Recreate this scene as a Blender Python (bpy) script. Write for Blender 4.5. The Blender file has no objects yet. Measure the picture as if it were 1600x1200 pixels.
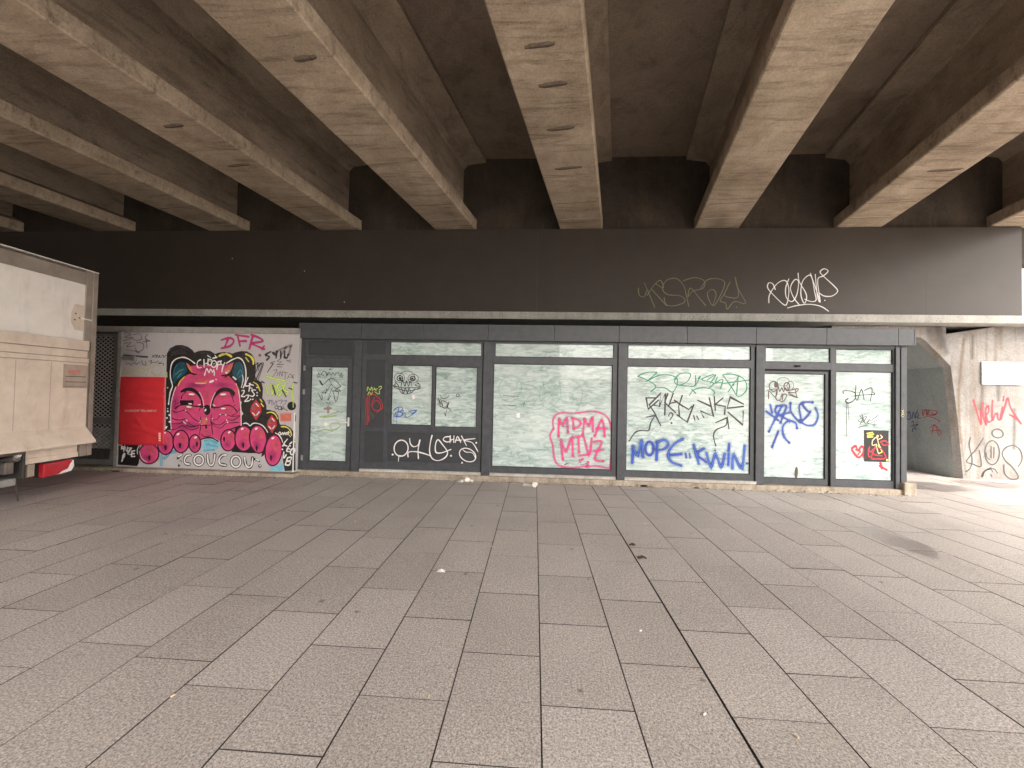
import bpy, bmesh, math, random
from mathutils import Vector, Matrix
from mathutils.geometry import tessellate_polygon
random.seed(7)
scene = bpy.context.scene
COL = scene.collection
rad = math.radians

# ------------------------------------------------------------------ camera
FPX, EYE = 606.0, 1.68                      # focal length in photo pixels (1600 wide), eye height
PSI, PIT, ROL = math.atan(36 / 606.), rad(1.14), rad(1.15)
FW = Vector((-math.sin(PSI) * math.cos(PIT), math.cos(PSI) * math.cos(PIT), math.sin(PIT)))
R0 = Vector((math.cos(PSI), math.sin(PSI), 0)); U0 = R0.cross(FW)
RT = math.cos(ROL) * R0 + math.sin(ROL) * U0
UP = -math.sin(ROL) * R0 + math.cos(ROL) * U0
CAM = Vector((0, 0, EYE))
cd = bpy.data.cameras.new('camera'); cam = bpy.data.objects.new('camera', cd); COL.objects.link(cam)
m = Matrix((RT, UP, -FW)).transposed().to_4x4(); m.translation = CAM
cam.matrix_world = m
cd.sensor_width = 36.0; cd.lens = 36.0 * FPX / 1600.0; cd.clip_start = 0.05; cd.clip_end = 3000
scene.camera = cam

# ------------------------------------------------------------------ light
SUN_EL, SUN_AZ = rad(50), rad(140)          # azimuth clockwise from +Y: light from the right and a little behind
w = bpy.data.worlds.new("World"); scene.world = w; w.use_nodes = True
nt = w.node_tree; bg = nt.nodes['Background']
sky = nt.nodes.new('ShaderNodeTexSky'); sky.sky_type = 'NISHITA'; sky.sun_disc = False
sky.sun_elevation = SUN_EL; sky.sun_rotation = SUN_AZ; sky.dust_density = 4.0; sky.air_density = 1.0
bw = nt.nodes.new('ShaderNodeRGBToBW'); mixs = nt.nodes.new('ShaderNodeMix'); mixs.data_type = 'RGBA'
cmb = nt.nodes.new('ShaderNodeMix'); cmb.data_type = 'RGBA'; cmb.blend_type = 'MULTIPLY'; cmb.inputs[0].default_value = 1
nt.links.new(sky.outputs[0], bw.inputs[0])
nt.links.new(bw.outputs[0], cmb.inputs[6]); cmb.inputs[7].default_value = (1.06, 1.0, 0.93, 1)   # grey cloud cover
mixs.inputs[0].default_value = 0.85
nt.links.new(sky.outputs[0], mixs.inputs[6]); nt.links.new(cmb.outputs[2], mixs.inputs[7])
nt.links.new(mixs.outputs[2], bg.inputs[0]); bg.inputs[1].default_value = 0.15
sl = bpy.data.lights.new('sun', 'SUN'); sl.energy = 0.55; sl.angle = rad(50); sl.color = (1.0, 0.95, 0.87)
so = bpy.data.objects.new('sun', sl); COL.objects.link(so)
sd = Vector((math.sin(SUN_AZ) * math.cos(SUN_EL), math.cos(SUN_AZ) * math.cos(SUN_EL), math.sin(SUN_EL)))
so.rotation_euler = sd.to_track_quat('Z', 'Y').to_euler(); so.location = sd * 60
vs = scene.view_settings; vs.view_transform = 'Standard'; vs.look = 'None'; vs.gamma = 1.0; vs.exposure = 3.0
scene.cycles.max_bounces = 10; scene.cycles.diffuse_bounces = 7; scene.cycles.transparent_max_bounces = 12
scene.cycles.sample_clamp_indirect = 8.0

# ------------------------------------------------------------------ measuring helpers: a photo pixel on a real plane
def ray(u, v): return (u - 800) / FPX * RT - (v - 600) / FPX * UP + FW
def on(ax, val, u, v):
    d = ray(u, v); return CAM + d * ((val - CAM[ax]) / d[ax])

class Face:
    """a real plane: point + normal (towards the viewer side) that strokes are painted on"""
    def __init__(s, p, n): s.p = Vector(p); s.n = Vector(n).normalized()
    def at(s, u, v, e=0.0):
        d = ray(u, v); t = (s.p - CAM).dot(s.n) / d.dot(s.n)
        return CAM + d * t + s.n * e
    def mpp(s, u, v): return (s.at(u, v) - CAM).dot(FW) / FPX

# ------------------------------------------------------------------ materials
def new_mat(name):
    m = bpy.data.materials.new(name); m.use_nodes = True
    return m, m.node_tree, m.node_tree.nodes['Principled BSDF']
def N(t, kind, **k):
    n = t.nodes.new(kind)
    for a, b in k.items(): setattr(n, a, b)
    return n
def mapping(t, scale=(1, 1, 1), loc=(0, 0, 0), rot=(0, 0, 0)):
    tc = N(t, 'ShaderNodeTexCoord'); mp = N(t, 'ShaderNodeMapping')
    mp.inputs['Scale'].default_value = scale; mp.inputs['Location'].default_value = loc; mp.inputs['Rotation'].default_value = rot
    t.links.new(tc.outputs['Object'], mp.inputs[0]); return mp.outputs[0]
def noise(t, vec, scale, detail=6, rough=0.6, dist=0.0):
    n = N(t, 'ShaderNodeTexNoise'); n.inputs['Scale'].default_value = scale; n.inputs['Detail'].default_value = detail
    n.inputs['Roughness'].default_value = rough; n.inputs['Distortion'].default_value = dist
    t.links.new(vec, n.inputs['Vector']); return n.outputs['Fac']
def ramp(t, fac, a, b, ca=(0, 0, 0), cb=(1, 1, 1)):
    r = N(t, 'ShaderNodeValToRGB'); e = r.color_ramp.elements
    e[0].position = a; e[1].position = b; e[0].color = (*ca, 1); e[1].color = (*cb, 1)
    t.links.new(fac, r.inputs[0]); return r.outputs[0]
def mix(t, fac, a, b, mode='MIX'):
    n = N(t, 'ShaderNodeMix', data_type='RGBA', blend_type=mode)
    for i, x in ((0, fac), (6, a), (7, b)):
        if isinstance(x, (int, float)): n.inputs[i].default_value = x
        elif isinstance(x, tuple): n.inputs[i].default_value = (*x, 1)
        else: t.links.new(x, n.inputs[i])
    return n.outputs[2]
def bump(t, bs, h, strength=0.3, dist=0.01):
    b = N(t, 'ShaderNodeBump'); b.inputs['Strength'].default_value = strength; b.inputs['Distance'].default_value = dist
    t.links.new(h, b.inputs['Height']); t.links.new(b.outputs[0], bs.inputs['Normal'])

def paint(name, c, rough=0.5, var=0.12, scale=3.0, metal=0.0, spec=0.5, coat=0.0):
    m, t, b = new_mat(name)
    v = mapping(t); f = noise(t, v, scale, 8, 0.65)
    lo = tuple(x * (1 - var) for x in c); hi = tuple(min(1, x * (1 + var)) for x in c)
    t.links.new(ramp(t, f, .3, .7, lo, hi), b.inputs['Base Color'])
    b.inputs['Roughness'].default_value = rough; b.inputs['Metallic'].default_value = metal
    b.inputs['Specular IOR Level'].default_value = spec; b.inputs['Coat Weight'].default_value = coat
    return m

def soft_paint(name, c, rough=0.6, fuzz=0.55, amax=1.0):
    """spray paint: thin and speckled towards the edge of the stroke"""
    m, t, b = new_mat(name)
    b.inputs['Base Color'].default_value = (*c, 1); b.inputs['Roughness'].default_value = rough
    at = N(t, 'ShaderNodeAttribute', attribute_name='soft')
    v = mapping(t); f = noise(t, v, 90, 3, .7)
    ma = N(t, 'ShaderNodeMath', operation='MULTIPLY_ADD'); t.links.new(f, ma.inputs[0]); ma.inputs[1].default_value = 0.35
    t.links.new(at.outputs['Fac'], ma.inputs[2])
    mr = N(t, 'ShaderNodeMapRange'); mr.inputs['From Min'].default_value = 0.16; mr.inputs['From Max'].default_value = 0.16 + fuzz + .18; mr.inputs['To Max'].default_value = amax
    t.links.new(ma.outputs[0], mr.inputs['Value']); t.links.new(mr.outputs[0], b.inputs['Alpha'])
    return m

def concrete(name, c1, c2, stain=(.10, .075, .05), streak=(1, 1, .15), amt=.6, sc=1.0, bmp=.35, speck=None):
    m, t, b = new_mat(name)
    v = mapping(t); big = noise(t, v, .9 * sc, 9, .68, .4)
    col = ramp(t, big, .32, .68, c1, c2)
    vs_ = mapping(t, streak); st = noise(t, vs_, 2.4 * sc, 7, .7, .6)
    col = mix(t, mix(t, ramp(t, st, .50, .72), (0, 0, 0), (amt,) * 3), col, stain)
    fine = noise(t, v, 38, 5, .75)
    col = mix(t, .55, col, ramp(t, fine, .3, .7, (.45,) * 3, (1.35,) * 3), 'MULTIPLY')
    pit = N(t, 'ShaderNodeTexVoronoi', feature='F1'); pit.inputs['Scale'].default_value = 9; pit.inputs['Randomness'].default_value = 1
    t.links.new(v, pit.inputs['Vector'])
    col = mix(t, ramp(t, pit.outputs['Distance'], .03, .09, (1, 1, 1), (0, 0, 0)), col, tuple(x * .35 for x in c1))
    t.links.new(col, b.inputs['Base Color']); b.inputs['Roughness'].default_value = .88
    b.inputs['Specular IOR Level'].default_value = .25
    bump(t, b, mix(t, .5, fine, big), bmp, .012)
    return m

M = {}
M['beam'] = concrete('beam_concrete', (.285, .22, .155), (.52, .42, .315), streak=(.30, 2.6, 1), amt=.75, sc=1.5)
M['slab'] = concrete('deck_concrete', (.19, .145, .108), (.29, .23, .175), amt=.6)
M['web'] = concrete('shaded_beam_web', (.235, .182, .133), (.41, .33, .25), stain=(.075, .056, .04), streak=(1, .5, 2.2), amt=.6, sc=1.2)  # beam concrete in a darker tone, paints shade onto the webs
M['ledge'] = concrete('ledge_concrete', (.35, .345, .32), (.50, .49, .45), stain=(.16, .15, .12), amt=.5, sc=2.5)
M['pier'] = concrete('pier_concrete', (.185, .172, .160), (.345, .328, .310), stain=(.15, .095, .05), streak=(1.6, 1, .10), amt=.85, sc=1.1)
M['plinth'] = concrete('plinth_concrete', (.28, .23, .18), (.50, .43, .345), stain=(.12, .09, .06), amt=.6, sc=4)
M['dark_slot'] = paint('dark_slot', (.075, .055, .04), .9, .5, 25)
M['slot'] = paint('tie_slot', (.17, .125, .09), .9, .45, 18); M['pale_scratch'] = paint('pale_scratch', (.75, .70, .6), .9)
M['blocker_wall'] = concrete('blocker_concrete', (.05, .05, .05), (.09, .085, .08), amt=.4)

def clad_mat():
    m, t, b = new_mat('dark_cladding')
    v = mapping(t); f = noise(t, v, 1.6, 8, .7)
    col = ramp(t, f, .3, .7, (.036, .027, .020), (.047, .036, .027))
    lines = noise(t, mapping(t, (.5, 1, 60)), 3, 3, .6)
    col = mix(t, .35, col, ramp(t, lines, .3, .7, (.6,) * 3, (1.35,) * 3), 'MULTIPLY')
    t.links.new(col, b.inputs['Base Color']); b.inputs['Roughness'].default_value = .6
    bump(t, b, lines, .12, .004); return m
M['clad'] = clad_mat()
M['anthracite'] = paint('anthracite_metal', (.060, .064, .071), .42, .24, 9)
M['anthracite_panel'] = paint('anthracite_panel', (.040, .043, .048), .5, .12, 4)
M['rubber'] = paint('black_gap', (.008, .008, .009), .8)

def wash_mat():
    m, t, b = new_mat('whitewashed_glass')
    v1 = mapping(t, (1.3, 1, 5.0), rot=(0, rad(5), 0)); f1 = noise(t, v1, 2.6, 9, .72, 1.4)
    v2 = mapping(t, (.9, 1, 1.3)); f2 = noise(t, v2, 1.3, 5, .6, .5)
    v3 = mapping(t, (2.4, 1, 22), rot=(0, rad(-6), 0)); f3 = noise(t, v3, 2.6, 7, .7, 1.2)
    col = ramp(t, f1, .40, .58, (.24, .345, .32), (.57, .67, .635))
    col = mix(t, mix(t, ramp(t, f2, .42, .66), (0, 0, 0), (.6,) * 3), col, (.68, .755, .725))
    col = mix(t, mix(t, ramp(t, f3, .56, .72), (0, 0, 0), (.6,) * 3), col, (.16, .245, .22))
    f4 = noise(t, mapping(t, (5, 1, 2), rot=(0, rad(20), 0)), 3.2, 8, .75, 1.5)
    col = mix(t, mix(t, ramp(t, f4, .60, .72), (0, 0, 0), (.5,) * 3), col, (.68, .73, .69))
    t.links.new(col, b.inputs['Base Color']); b.inputs['Roughness'].default_value = .55
    b.inputs['Coat Weight'].default_value = 1.0; b.inputs['Coat Roughness'].default_value = .03; b.inputs['Coat IOR'].default_value = 1.5
    return m
M['wash'] = wash_mat()
M['white_metal'] = paint('white_metal', (.75, .74, .70), .4)
M['steel'] = paint('galvanised_steel', (.33, .33, .32), .5, .2, 6, .4)
M['grey_panel'] = paint('pale_grey_panel', (.50, .47, .475), .6, .08, 2)
M['door_grey'] = paint('grey_metal_door', (.34, .325, .32), .55, .10, 3)
M['frame_grey'] = paint('grey_frame', (.30, .29, .27), .6, .25, 7)
M['sign_white'] = paint('dirty_white_sign', (.80, .77, .72), .5, .12, 5)

def truck_mat(name, a, b2, grime=(.30, .23, .16)):
    m, t, b = new_mat(name)
    v = mapping(t); f = noise(t, v, 2.2, 9, .7, .3)
    col = ramp(t, f, .35, .7, a, b2)
    f3 = noise(t, mapping(t, (1, 1.6, .5)), 3.5, 8, .75)
    col = mix(t, mix(t, ramp(t, f3, .52, .80), (0, 0, 0), (.55,) * 3), col, grime)
    t.links.new(col, b.inputs['Base Color']); b.inputs['Roughness'].default_value = .55; return m
M['truck_white'] = truck_mat('truck_white', (.80, .75, .69), (.90, .86, .80), (.5, .44, .38))
M['lift_cream'] = truck_mat('lift_cream', (.62, .515, .42), (.78, .675, .565), (.34, .25, .17))
M['truck_frame'] = truck_mat('truck_frame', (.24, .20, .165), (.38, .325, .275), (.10, .08, .06))
M['chassis'] = paint('chassis_dirt', (.05, .045, .04), .7, .4, 8)
M['chassis_metal'] = paint('lift_metal', (.17, .15, .13), .5, .4, 9, .3)
M['tyre'] = paint('tyre_rubber', (.02, .02, .02), .85)
M['lamp_red'] = paint('red_lens', (.44, .015, .028), .2, .15, 12, coat=.6)
M['lamp_white'] = paint('white_lens', (.8, .76, .72), .2, .1, coat=.5)
M['sticker_grey'] = paint('warning_plate', (.40, .325, .26), .6, .2, 6)
M['faded_red'] = paint('faded_red', (.55, .22, .18), .7, .2, 9)

# ------------------------------------------------------------------ mesh builder
class MB:
    def __init__(s): s.v = []; s.f = []; s.mi = []; s.mats = []; s.soft = []
    def slot(s, m):
        if m not in s.mats: s.mats.append(m)
        return s.mats.index(m)
    def add(s, verts, faces, mat, soft=None):
        o = len(s.v); k = s.slot(mat)
        s.v += [Vector(p) for p in verts]; s.soft += list(soft) if soft else [1.0] * len(verts)
        for f in faces: s.f.append([i + o for i in f]); s.mi.append(k)
    def box(s, x0, x1, y0, y1, z0, z1, mat):
        if x0 > x1: x0, x1 = x1, x0
        if y0 > y1: y0, y1 = y1, y0
        if z0 > z1: z0, z1 = z1, z0
        s.add([(x0, y0, z0), (x1, y0, z0), (x1, y1, z0), (x0, y1, z0), (x0, y0, z1), (x1, y0, z1), (x1, y1, z1), (x0, y1, z1)],
              [(3, 2, 1, 0), (4, 5, 6, 7), (0, 1, 5, 4), (1, 2, 6, 5), (2, 3, 7, 6), (3, 0, 4, 7)], mat)
    def prism(s, prof, y0, y1, mat, axis='y'):
        """closed profile [(a,b)] swept along an axis"""
        n = len(prof)
        if axis == 'y': P = [(a, y0, b) for a, b in prof] + [(a, y1, b) for a, b in prof]
        elif axis == 'x': P = [(y0, a, b) for a, b in prof] + [(y1, a, b) for a, b in prof]
        else: P = [(a, b, y0) for a, b in prof] + [(a, b, y1) for a, b in prof]
        F = [(i, (i + 1) % n, (i + 1) % n + n, i + n) for i in range(n)]
        tri = tessellate_polygon([[Vector((a, b, 0)) for a, b in prof]])
        F += [tuple(t) for t in tri] + [tuple(i + n for i in reversed(t)) for t in tri]
        s.add(P, F, mat)
    def tube(s, a, b, r, mat, n=10, r2=None):
        a, b = Vector(a), Vector(b); d = (b - a).normalized(); r2 = r if r2 is None else r2
        x = d.orthogonal().normalized(); y = d.cross(x)
        P = []
        for c, rr in ((a, r), (b, r2)):
            for i in range(n):
                q = 2 * math.pi * i / n; P.append(c + (x * math.cos(q) + y * math.sin(q)) * rr)
        F = [(i, (i + 1) % n, (i + 1) % n + n, i + n) for i in range(n)] + [tuple(range(n))[::-1], tuple(range(n, 2 * n))]
        s.add(P, F, mat)
    # painted strokes and shapes on a Face
    def stroke(s, face, pts, wpx, mat, e, smooth=True, closed=False, taper=None):
        if closed: pts = list(pts) + [pts[0]]
        if smooth and len(pts) > 2:
            q = []; n = len(pts)
            for i in range(n - 1):
                p0 = pts[i - 1] if i > 0 else (pts[-2] if closed else pts[0])
                p1, p2 = pts[i], pts[i + 1]
                p3 = pts[i + 2] if i + 2 < n else (pts[1] if closed else pts[-1])
                for k in range(5):
                    t = k / 5.0
                    q.append(tuple(.5 * ((2 * p1[c]) + (-p0[c] + p2[c]) * t + (2 * p0[c] - 5 * p1[c] + 4 * p2[c] - p3[c]) * t * t
                                         + (-p0[c] + 3 * p1[c] - 3 * p2[c] + p3[c]) * t ** 3) for c in (0, 1)))
            q.append(pts[-1]); pts = q
        cl = [pts[0]]
        for p in pts[1:]:
            if abs(p[0] - cl[-1][0]) + abs(p[1] - cl[-1][1]) > .05: cl.append(p)
        if len(cl) < 2: cl.append((cl[0][0] + .3, cl[0][1]))
        n = len(cl); hw = wpx * face.mpp(*cl[0]) / 2
        A = [face.at(p[0], p[1], e + .00002 * i / n) for i, p in enumerate(cl)]
        P = []; S = []; F = []
        for i in range(n):
            t = (A[min(i + 1, n - 1)] - A[max(i - 1, 0)]).normalized()
            sd = face.n.cross(t).normalized(); k = 1.0
            if 0 < i < n - 1:
                t0 = (A[i] - A[i - 1]).normalized(); k = 1.0 / max(.55, abs(t.dot(t0)))
            h = hw * (taper(i / (n - 1)) if taper else 1) * k
            P += [A[i] - sd * h, A[i], A[i] + sd * h]; S += [0, 1, 0]
        for i in range(n - 1):
            a = 3 * i; F += [(a, a + 1, a + 4, a + 3), (a + 1, a + 2, a + 5, a + 4)]
        for end, sg in ((0, -1), (n - 1, 1)):
            c = A[end]; t = (A[1] - A[0]).normalized() * sg if end == 0 else (A[-1] - A[-2]).normalized()
            sd = (P[3 * end + 2] - P[3 * end]) / 2; h = sd.length or hw; sdn = sd / h if h else sd
            b = len(P)
            for j in range(1, 6):
                q = math.pi * j / 6; P.append(c + sdn * math.cos(q) * h + t * math.sin(q) * h); S.append(0)
            ring = [3 * end + 2] + list(range(b, b + 5)) + [3 * end]
            F += [(3 * end + 1, ring[j], ring[j + 1]) for j in range(6)]
        s.add(P, F, mat, S)
    def poly(s, face, pts, mat, e):
        tri = tessellate_polygon([[Vector((p[0], p[1], 0)) for p in pts]])
        s.add([face.at(p[0], p[1], e) for p in pts], [tuple(t) for t in tri], mat)
    def ell(s, face, c, rx, ry, mat, e, rot=0.0, n=28, soft=False):
        P = [c]; r_ = rad(rot)
        for i in range(n):
            q = 2 * math.pi * i / n; a, b = rx * math.cos(q), ry * math.sin(q)
            P.append((c[0] + a * math.cos(r_) - b * math.sin(r_), c[1] + a * math.sin(r_) + b * math.cos(r_)))
        s.add([face.at(p[0], p[1], e) for p in P], [(0, i + 1, (i + 1) % n + 1) for i in range(n)], mat, [1] + [0] * n)
    def build(s, name, parent=None, bevel=0.0, smooth=False, flip=False):
        off = Vector((0, 0, 0))
        p = parent
        while p is not None:
            if not p.get('_local'): off += p.location
            p = p.parent
        if parent is not None and parent.get('_local'): off = Vector((0, 0, 0))
        me = bpy.data.meshes.new(name); me.from_pydata([v - off for v in s.v], [], s.f)
        for m_ in s.mats: me.materials.append(m_)
        me.polygons.foreach_set('material_index', s.mi)
        if any(x != 1.0 for x in s.soft):
            a = me.attributes.new('soft', 'FLOAT', 'POINT'); a.data.foreach_set('value', s.soft)
        else:
            bm = bmesh.new(); bm.from_mesh(me); bmesh.ops.recalc_face_normals(bm, faces=bm.faces); bm.to_mesh(me); bm.free()
        if smooth: me.polygons.foreach_set('use_smooth', [True] * len(me.polygons))
        me.update()
        o = bpy.data.objects.new(name, me); COL.objects.link(o)
        if parent is not None: o.parent = parent
        if bevel:
            b = o.modifiers.new('bevel', 'BEVEL'); b.width = bevel; b.segments = 2; b.limit_method = 'ANGLE'; b.angle_limit = rad(40)
        return o

def thing(name, label, cat, loc=(0, 0, 0), rz=0.0, local=False, group=None):
    o = bpy.data.objects.new(name, None); COL.objects.link(o)
    o.location = loc; o.rotation_euler = (0, 0, rz); o['label'] = label; o['category'] = cat; o.empty_display_size = .2
    if local: o['_local'] = 1
    if group: o['group'] = group
    return o
def tag(o, label, cat, group=None):
    o['label'] = label; o['category'] = cat
    if group: o['group'] = group
    return o
def struct(o): o['kind'] = 'structure'; return o

def letters(face, text, u0, v0, u1, v1, mat, e, mb, bold=0.0):
    """text set upright on a face, filling the pixel box u0..u1, v0(top)..v1(bottom)"""
    c = bpy.data.curves.new('t', 'FONT'); c.body = text; c.size = 1; c.offset = bold
    o = bpy.data.objects.new('t', c); COL.objects.link(o)
    dg = bpy.context.evaluated_depsgraph_get(); me = bpy.data.meshes.new_from_object(o.evaluated_get(dg))
    xs = [v.co.x for v in me.vertices]; ys = [v.co.y for v in me.vertices]
    a, b, c0, d = min(xs), max(xs), min(ys), max(ys)
    tl, tr, bl = face.at(u0, v0, e), face.at(u1, v0, e), face.at(u0, v1, e)
    P = [bl + (tr - tl) * ((v.co.x - a) / (b - a)) + (tl - bl) * ((v.co.y - c0) / (d - c0)) for v in me.vertices]
    mb.add(P, [tuple(p.vertices) for p in me.polygons], mat)
    bpy.data.objects.remove(o); bpy.data.curves.remove(c); bpy.data.meshes.remove(me)

class Pen:
    def cut(s, parent, name='graffiti', **k):
        o = s.mb.build(name, parent, **k); s.mb.__init__(); return o
    def glow(s, mat, cx, cy, rx, ry, rot=0): s.mb.ell(s.face, s.c((cx, cy)), rx / s.sc, ry / s.sc, mat, s.nx(), rot)

    """strokes given in the pixel grid of an enlarged crop of the photograph (origin ox,oy, scale sc)"""
    def __init__(s, mb, face, ox, oy, sc, e=.002): s.mb, s.face, s.ox, s.oy, s.sc, s.e = mb, face, ox, oy, sc, e
    def c(s, p): return (s.ox + p[0] / s.sc, s.oy + p[1] / s.sc)
    def grid(s, ox, oy, sc): s.ox, s.oy, s.sc = ox, oy, sc; return s
    def nx(s): s.e += .00003; return s.e
    def s_(s, mat, w, *lines, smooth=True, closed=False):
        if mat.name in HALO and w > 2:
            for l in lines: s.mb.stroke(s.face, [s.c(p) for p in l], w * 2.1, HALO[mat.name], s.nx(), smooth, closed)
        for l in lines:
            ph = len(s.mb.v) * .7; tp_ = (lambda t, ph=ph, n=len(l): .93 + .17 * math.sin(ph + t * n * 2.3)) if w > .9 and not closed else None
            s.mb.stroke(s.face, [s.c(p) for p in l], w, mat, s.nx(), smooth, closed, tp_)
    def fill(s, mat, pts, smooth=False):
        s.mb.poly(s.face, [s.c(p) for p in pts], mat, s.nx())
    def el(s, mat, cx, cy, rx, ry, rot=0): s.mb.ell(s.face, s.c((cx, cy)), rx / s.sc, ry / s.sc, mat, s.nx(), rot)
    def ring(s, mat, w, cx, cy, rx, ry, rot=0, n=14):
        r_ = rad(rot)
        P = [(cx + rx * math.cos(q) * math.cos(r_) - ry * math.sin(q) * math.sin(r_), cy + rx * math.cos(q) * math.sin(r_) + ry * math.sin(q) * math.cos(r_))
             for q in [2 * math.pi * i / n for i in range(n)]]
        s.s_(mat, w, P, closed=True)
    def dot(s, mat, x, y, r): s.el(mat, x, y, r * s.sc, r * s.sc)

# paints
K = paint('black_paint', (.012, .011, .012), .45); KS = soft_paint('black_spray', (.014, .013, .014))
KM = paint('marker_black', (.05, .045, .045), .5)
Wt = paint('white_paint', (.82, .80, .78), .5, .06); WS = soft_paint('white_spray', (.80, .80, .77), fuzz=.35)
PK = paint('mural_pink', (.63, .066, .195), .5, .16, 6); PK2 = soft_paint('mural_coral', (.86, .15, .18), fuzz=1.0, amax=.6); PKD = soft_paint('mural_plum', (.33, .03, .19), fuzz=.9, amax=.6)
MAG = soft_paint('magenta_spray', (.50, .03, .19), fuzz=.3); PINK = soft_paint('hot_pink_spray', (.80, .06, .26), fuzz=.6)
TEAL = paint('mural_teal', (.012, .075, .10), .5, .3, 9); TEAL2 = soft_paint('mural_teal_light', (.10, .28, .33), fuzz=.8)
CY = soft_paint('cyan_spray', (.18, .52, .68), fuzz=.9); CYP = paint('cyan_paint', (.22, .50, .62), .6, .25, 8)
YEL = paint('yellow_paint', (.80, .68, .10), .5); YELP = soft_paint('pale_yellow_spray', (.62, .58, .22), fuzz=.4); ORG = soft_paint('orange_spray', (.85, .38, .08), fuzz=.7)
RED = soft_paint('red_spray', (.66, .03, .05), fuzz=.5); REDP = paint('red_paint', (.55, .03, .045), .5); BLUE = soft_paint('blue_spray', (.03, .08, .42), fuzz=.6)
BLUEM = paint('blue_marker', (.04, .13, .45), .5); NAVY = soft_paint('navy_spray', (.05, .06, .28), fuzz=.5)
GRN = paint('green_paint', (.03, .25, .13), .5); LIME = soft_paint('lime_spray', (.58, .78, .16), fuzz=.5); TEALM = paint('faded_teal_marker', (.22, .36, .33), .5)
OLV = paint('olive_marker', (.17, .16, .085), .5); GRY = soft_paint('grey_spray', (.20, .19, .19), fuzz=.8, amax=.6); PUR = paint('purple_marker', (.10, .06, .20), .5)
BRN = paint('brown_marker', (.11, .06, .055), .5); CORAL = paint('coral_paint', (.62, .17, .12), .6, .3, 20); LIMED = soft_paint('faded_lime', (.45, .58, .22), fuzz=.9)
HALO = {n: soft_paint(n + '_haze', c, fuzz=1.0, amax=.55) for n, c in (('blue_spray', (.04, .12, .52)), ('hot_pink_spray', (.80, .10, .30)), ('navy_spray', (.06, .08, .34)))}
GOLD = paint('gold_print', (.85, .62, .35), .5)

# ================================================================== GROUND
G = MB(); gm, gt, gb = new_mat('asphalt_ground')
gt.links.new(ramp(gt, noise(gt, mapping(gt), 1.2, 8, .7), .3, .7, (.16, .15, .14), (.26, .245, .23)), gb.inputs['Base Color']); gb.inputs['Roughness'].default_value = .9
G.add([(-400, -400, -.03), (400, -400, -.03), (400, 400, -.03), (-400, 400, -.03)], [(0, 1, 2, 3)], gm)
struct(G.build('ground'))

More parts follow.
